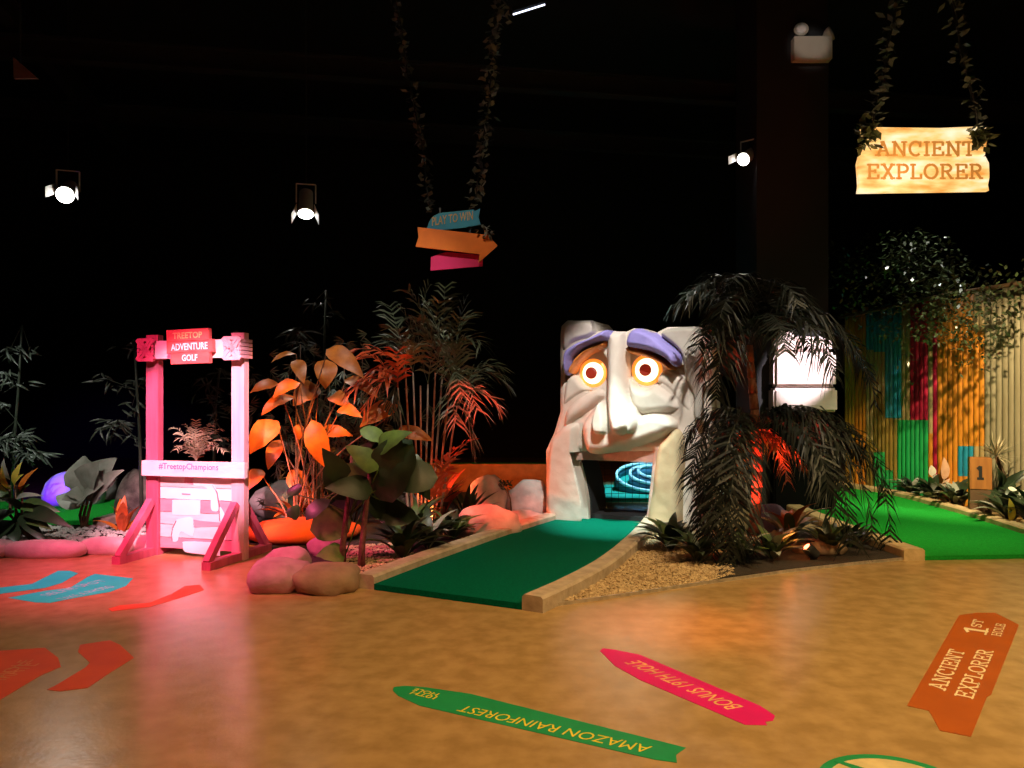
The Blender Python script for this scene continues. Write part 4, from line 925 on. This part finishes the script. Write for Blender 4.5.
sboard([(862,127),(940,128),(986,126),(987,139),(985,155.2),(863,154.4),(865,142)], 'sign_plank')
sboard([(858,163.3),(860,155.4),(985.5,156.4),(989,163),(989.5,176.5),(930,177),(859,177)], 'sign_plank')
sboard([(859,177.4),(930,177.4),(989.5,177),(988,185),(989,190.5),(925,191.5),(858.5,192.5),(859.5,185)], 'sign_plank')
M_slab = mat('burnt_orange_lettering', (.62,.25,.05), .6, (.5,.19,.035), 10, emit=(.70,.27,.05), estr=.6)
for txt, x0, x1, yb, yt in (('ANCIENT', 876, 975, 156, 141.5), ('EXPLORER', 867, 983, 179, 164)):
    vs, fs, wd = slab_mesh(txt, .18); a = P(x0, yb, D2-.012); X = (P(x1, yb, D2-.012)-a)/wd; Y = P(x0, yt, D2-.012)-a
    letters(vs, fs, a, X, Y, (0,-1,0), bs, M_slab)
for x, y in ((868,135),(980,135)):
    q = foliage_cloud(P(x,y,D2-.05), (.09,.07,.13), 75, .10, .06); q.build('leaf_tuft', mat('sign_ivy_leaf', (.14,.16,.07), .4, (.06,.08,.03), 12), bs, stuff=True)
for (x, y, xx) in ((872,128,915),(978,128,932)):
    a = P(x, y, D2+.02); b = P(x+(xx-x)*1.05, -95, D2+.02); ch = MB(); n = 40
    for i in range(n): 
        p = a.lerp(b, (i+.5)/n); l = (b-a)/n*.62; ch.beam(p-l, p+l, .012 if i % 2 else .004, .004 if i % 2 else .012, (0,1,0))
    ch.build('chain', M_steel, bs)
garland('thin dim vine wound around the chain at the start of the glowing sign', wavy(P(915,-95,D2), P(872,126,D2)), .07, 200, M_vined)
garland('thin dim vine wound around the chain at the end of the glowing sign', wavy(P(932,-95,D2), P(978,126,D2)), .06, 120, M_vined)
bulb(P(924,160,D2-.45), 6, (1,.7,.35), .1)

# emergency light on the column
De = cy-.485; el = thing('emergency_light', 'beige emergency light box with two round lamp heads on the grey column', 'emergency light', P(809.5,63,De))
s_ = De/FPX; c = P(809.5,52,De)
bevbox((c.x, De-.07, c.z), (38*s_, .14, 23*s_), .012, M_beige, 'battery_box', el)
for x, y, ax in ((801,30,(-.2,-1,.12)),(830,34,(.75,-.6,.3))):
    h = P(x, y, De-.07); mb = MB(); mb.lathe([(.03,.09),(.07,.05),(.092,0),(.095,-.02),(.085,-.03)], h, tuple(-V(ax)), 20); q = mb.build('lamp_head', M_beige, el, True)
    mb = MB(); mb.lathe([(.08,.0),(.05,.012),(.02,.016)], h+V(ax).normalized()*.025, ax, 18); mb.build('lens', M_glass, q, True)
    MB().tube([h, P(x+(-1 if x < 810 else -4), 40, De-.07)], .012, .012, 6).build('bracket', M_beige, el)
spot((2.4, 6.0, 7.4), tuple(c+V((0,0,.05))), 230, (1,.9,.8), 7.5, .7, .05)

# track spotlights
M_hot = mat('lit_lamp_face', (1,1,1), .4, emit=(1,.97,.9), estr=14)
def fixture(label, p, aim, size, hang=True, to=None):
    t = thing('spotlight', label, 'spotlight', p, 'spotlights in the dark ceiling'); p = V(p); d = V(aim).normalized()
    MB().lathe([(.05*size,-.13*size),(.062*size,-.12*size),(.066*size,.10*size),(.075*size,.13*size)], p, tuple(d), 16).build('lamp_body', M_lampwhite, t, True)
    mb = MB(); mb.lathe([(.068*size,.131*size),(.02*size,.142*size)], p, tuple(d), 16); mb.build('lamp_face', M_hot, t)
    x = d.cross(V((0,0,1))).normalized()*.085*size; mb = MB(); mb.beam(p-x, p-x+V((0,0,.17*size)), .012, .03); mb.beam(p+x, p+x+V((0,0,.17*size)), .012, .03); mb.beam(p-x+V((0,0,.17*size)), p+x+V((0,0,.17*size)), .03, .012); mb.build('yoke', M_lampwhite, t)
    top = V((p.x, p.y, 8)) if to is None else V(to)
    MB().tube([p+V((0,0,.17*size)), top], .008, .008, 5).build('hanging_rod', M_steel, t)
    for k in (-1, 1):
        fl = MB(); f0 = p+d*.13*size+x*k*.9; fl.prism([f0, f0+V((0,0,.09*size)), f0+V((0,0,.09*size))+d*.12*size+x*k*.5, f0+d*.12*size+x*k*.5], x*.05); fl.build('barn_door', M_lampwhite, t)
    return t
fixture('white spotlight hanging above the violet dome, tilted down', P(68,191,11), (.25,-.72,-.42), 1.7)
fixture('white spotlight hanging above the photo frame, aimed steeply down', P(306,203,10.5), (.1,-.45,-.85), 1.5)
fixture('small white spotlight fixed to the side of the grey column', P(748,156,10.6), (-.55,-.6,-.45), 1.25, to=(cx-.485, cy, P(748,152,10.6).z+.15))
for p, d, en in ((P(68,191,11), (.25,-.72,-.42), 60), (P(306,203,10.5), (.1,-.45,-.85), 50), (P(748,156,10.6), (-.55,-.6,-.45), 50)):
    q = p+V(d).normalized()*.3; spot(q, q+V(d), en, (1,.95,.85), 60, .6, .05)
tb = thing('strip_light', 'short glowing strip light high on the black ceiling', 'strip light', P(528,10,12))
MB().beam(P(513,14.5,12), P(545,4.5,12), .02, .02).build('tube', mat('lit_tube', (1,1,1), .5, emit=(.75,.8,1), estr=2.0), tb)
MB().beam(P(512,13,12)+V((0,.03,.06)), P(546,3,12)+V((0,.03,.06)), .07, .06).build('housing', M_steel, tb)
mb = MB(); mb.tube([P(528,8,12)+V((0,.03,.08)), V((P(528,8,12).x, 12.03, 8))], .01, .01, 5); mb.build('hanging_rod', M_steel, tb)
tri = MB(); tri.prism([P(13,57,9), P(13.5,78,9), P(37,78,9)], (0,.04,0)); tp = thing('wedge_panel', 'dull pink triangular panel high in the dark corner', 'panel', P(20,70,9)); tri.build('panel_sheet', mat('dull_pink_panel', (.40,.22,.2), .8, emit=(.3,.16,.15), estr=.0), tp)
mb = MB(); mb.tube([P(20,64,9.02), V((P(20,64,9).x, 9.02, 8))], .012, .012, 5); mb.build('hanging_rod', M_steel, tp)

# uplights
def uplight(label, g, aim, col, power, glow):
    t = thing('uplight', label, 'lamp', g, 'uplights in the beds'); d = V(aim).normalized(); p = V(g)+V((0,0,.10))
    MB().lathe([(.04,-.07),(.05,-.06),(.055,.05),(.05,.06)], p, tuple(d), 14).build('lamp_body', M_steel, t, True)
    MB().lathe([(.047,.058),(.01,.066)], p, tuple(d), 14).build('lamp_face', mat('glowing_'+label.split()[0]+'_lens', (1,1,1), .4, emit=glow, estr=8), t)
    MB().tube([V(g), p], .012, .012, 6).build('spike', M_steel, t)
    spot(p+d*.08, p+d, power, col, 75, .6, .03)
uplight('red glowing uplight among the low plants at the foot of the palm', G(811,562), (-.62,.0,.6), (1,.2,.05), 200, (1,.16,.08))
uplight('orange glowing uplight behind the low dark plants of the middle bed', G(418,536)+V((.15,.1,0)), (-.25,.12,1), (1,.22,.05), 45, (1,.3,.08))
uplight('crimson glowing uplight beside the foot of the big palm trunk', G(741,553), (.18,.1,1), (1,.06,.03), 170, (1,.1,.05))

# ------------------------------------------------------------------ floor graphics
def decal(label, pts, m, group='arrows printed on the floor', nm='floor_arrow'):
    q = [G(x, y) for x, y in pts]; c = sum(q, V())/len(q); t = thing(nm, label, 'floor sign', (c.x, c.y, 0), group)
    MB().prism([V((p.x,p.y,.0006)) for p in q], (0,0,.0014)).build('vinyl_sheet', m, t); return t
def floor_text(par, txt, p0, p1, ptop, m, font='sans', t=.14, bold=.012, shear=0):
    if font == 'slab':
        vs, fs, wd = slab_mesh(txt, t); vs = fit(vs)
    else: vs, fs = font_mesh(txt, bold, shear); vs = fit(vs)
    a, b, c = G(*p0), G(*p1), G(*ptop); X = b-a; Y = V((-X.y, X.x, 0)).normalized(); Y *= abs((c-a).dot(Y)) if ptop else .1
    mb = MB(); mb.add([a+X*(p.x+.5)+Y*(p.y+.5)+V((0,0,.0026+p.z)) for p in vs], fs); return mb.build('lettering', m, par)
M_vg = mat('green_vinyl', (.005,.32,.11), .55, (.004,.28,.09), 4); M_vy = mat('yellow_vinyl', (.85,.68,.03), .55, (.78,.6,.02), 4)
M_vp = mat('crimson_vinyl', (.80,.002,.20), .55, (.72,.002,.18), 4); M_vo = mat('orange_letter_vinyl', (.98,.58,.2), .55)
M_vb = mat('rust_vinyl', (.46,.095,.003), .55, (.40,.08,.003), 4); M_vc = mat('cream_vinyl', (.9,.75,.52), .55, (.84,.68,.45), 4)
M_vt = mat('turquoise_vinyl', (.0,.90,.66), .65, (.0,.84,.60), 4); M_vtl = mat('pale_turquoise_letter', (.45,.85,.78), .55); M_vr = mat('red_orange_vinyl', (.78,.09,.005), .65, (.68,.07,.008), 4); M_vrl = mat('faded_orange_letter', (.85,.28,.06), .55)
a = decal('long green arrow on the floor with yellow lettering', [(393,691),(393.5,687.5),(405,686),(425,687.5),(470,694),(686,748),(676,755),(677,763),(655,760),(420,706),(398,696)], M_vg)
floor_text(a, 'AMAZON RAINFOREST', (653,747), (464,705.5), (651,755), M_vy, bold=0, shear=.1)
floor_text(a, '10TH', (438,697), (414,691.5), (436.5,700.5), M_vy, bold=.01); floor_text(a, 'HOLE', (440,694), (416,688.5), (438.5,697), M_vy, bold=.01)
a = decal('crimson arrow on the floor with orange lettering', [(600,651),(603,648.5),(615,650),(640,655),(760,706),(775,716),(773,721),(765,722),(767,725.5),(745,725),(640,680),(615,666)], M_vp)
floor_text(a, 'BONUS 19TH HOLE', (744,707), (637,660), (737,714.5), M_vo, bold=.004, shear=.25)
a = decal('rust-orange arrow on the floor with cream slab lettering', [(959,615.5),(977,613),(995,613),(1019,625),(991,695),(987,697),(971,737),(940,731),(929,711),(907,706)], M_vb)
floor_text(a, 'ANCIENT', (946,692), (966,652), (927,687), M_vc, 'slab'); floor_text(a, 'EXPLORER', (974,700), (995,652), (953.5,695), M_vc, 'slab')
floor_text(a, '1', (987,636), (989.5,629), (962,632), M_vc, 'slab', .13); floor_text(a, 'ST', (981.5,628.3), (984.5,621), (970,626.8), M_vc, 'slab', .14); floor_text(a, 'HOLE', (1001,637), (1006,625), (991,635), M_vc, 'slab', .13)
a = decal('turquoise arrow on the floor with pale lettering before the photo frame', [(8,598),(45,591),(70,588),(88,577),(95,574),(112,576),(133,578.5),(126,586),(110,592),(75,598),(50,603),(35,602.5)], M_vt)
floor_text(a, 'SELFIE SPOT', (48,596.5), (108,581), (46,593.5), M_vtl, bold=-.006); floor_text(a, 'TAKE A PHOTO', (64,600.5), (116,587), (62,597.5), M_vtl, bold=-.006)
decal('plain turquoise strip on the floor running off beside the lettered turquoise arrow', [(-30,598),(-2,588),(32,584),(48,576),(58,571),(70,571),(78,573.5),(62,583),(45,588),(0,594)], M_vt)
decal('thin red-orange strip on the floor before the photo frame', [(108,609),(120,605.5),(150,603),(172,594),(185,586),(200,585),(204,590),(180,598),(150,607),(112,611.5)], M_vr)
a = decal('broad red-orange arrow at the edge of the floor with faded lettering', [(-40,656),(0,651),(45,648),(58,658),(61,667),(40,676),(0,700),(-40,712)], M_vr)
floor_text(a, 'PIRATE', (-2,684), (40,664), (-8,677), M_vrl, bold=-.006); floor_text(a, 'HOLE', (6,678), (34,660), (2,672), M_vrl, bold=-.006)
decal('red-orange chevron arrow on the floor beside the broad red arrow', [(47,690),(55,686),(85,668),(90,663),(78,652),(80,645),(110,640.5),(120,645),(134,658),(110,673),(88,688),(60,691.5)], M_vr)
cg = G(865, 768); 
c0 = V((G(865,754.5).x, G(865,754.5).y-.30, 0)); rd_ = thing('floor_roundel', 'green-rimmed cream roundel on the floor cut by the lower frame edge', 'floor sign', c0)
for nm, r0, z, m in (('roundel_rim', .30, .0014, M_vg), ('roundel_centre', .26, .0022, mat('pale_yellow_vinyl', (.88,.70,.36), .4))):
    MB().prism([c0+V((r0*math.cos(t), r0*math.sin(t), z-.0008)) for t in np.linspace(0, 2*PI, 48, False)], (0,0,.0012)).build(nm, m, rd_)
MB().prism([c0+V((-.16,.23,.003)), c0+V((-.13,.235,.003)), c0+V((.02,.10,.003)), c0+V((-.03,.08,.003))], (0,0,.001)).build('green_bar', M_vg, rd_)
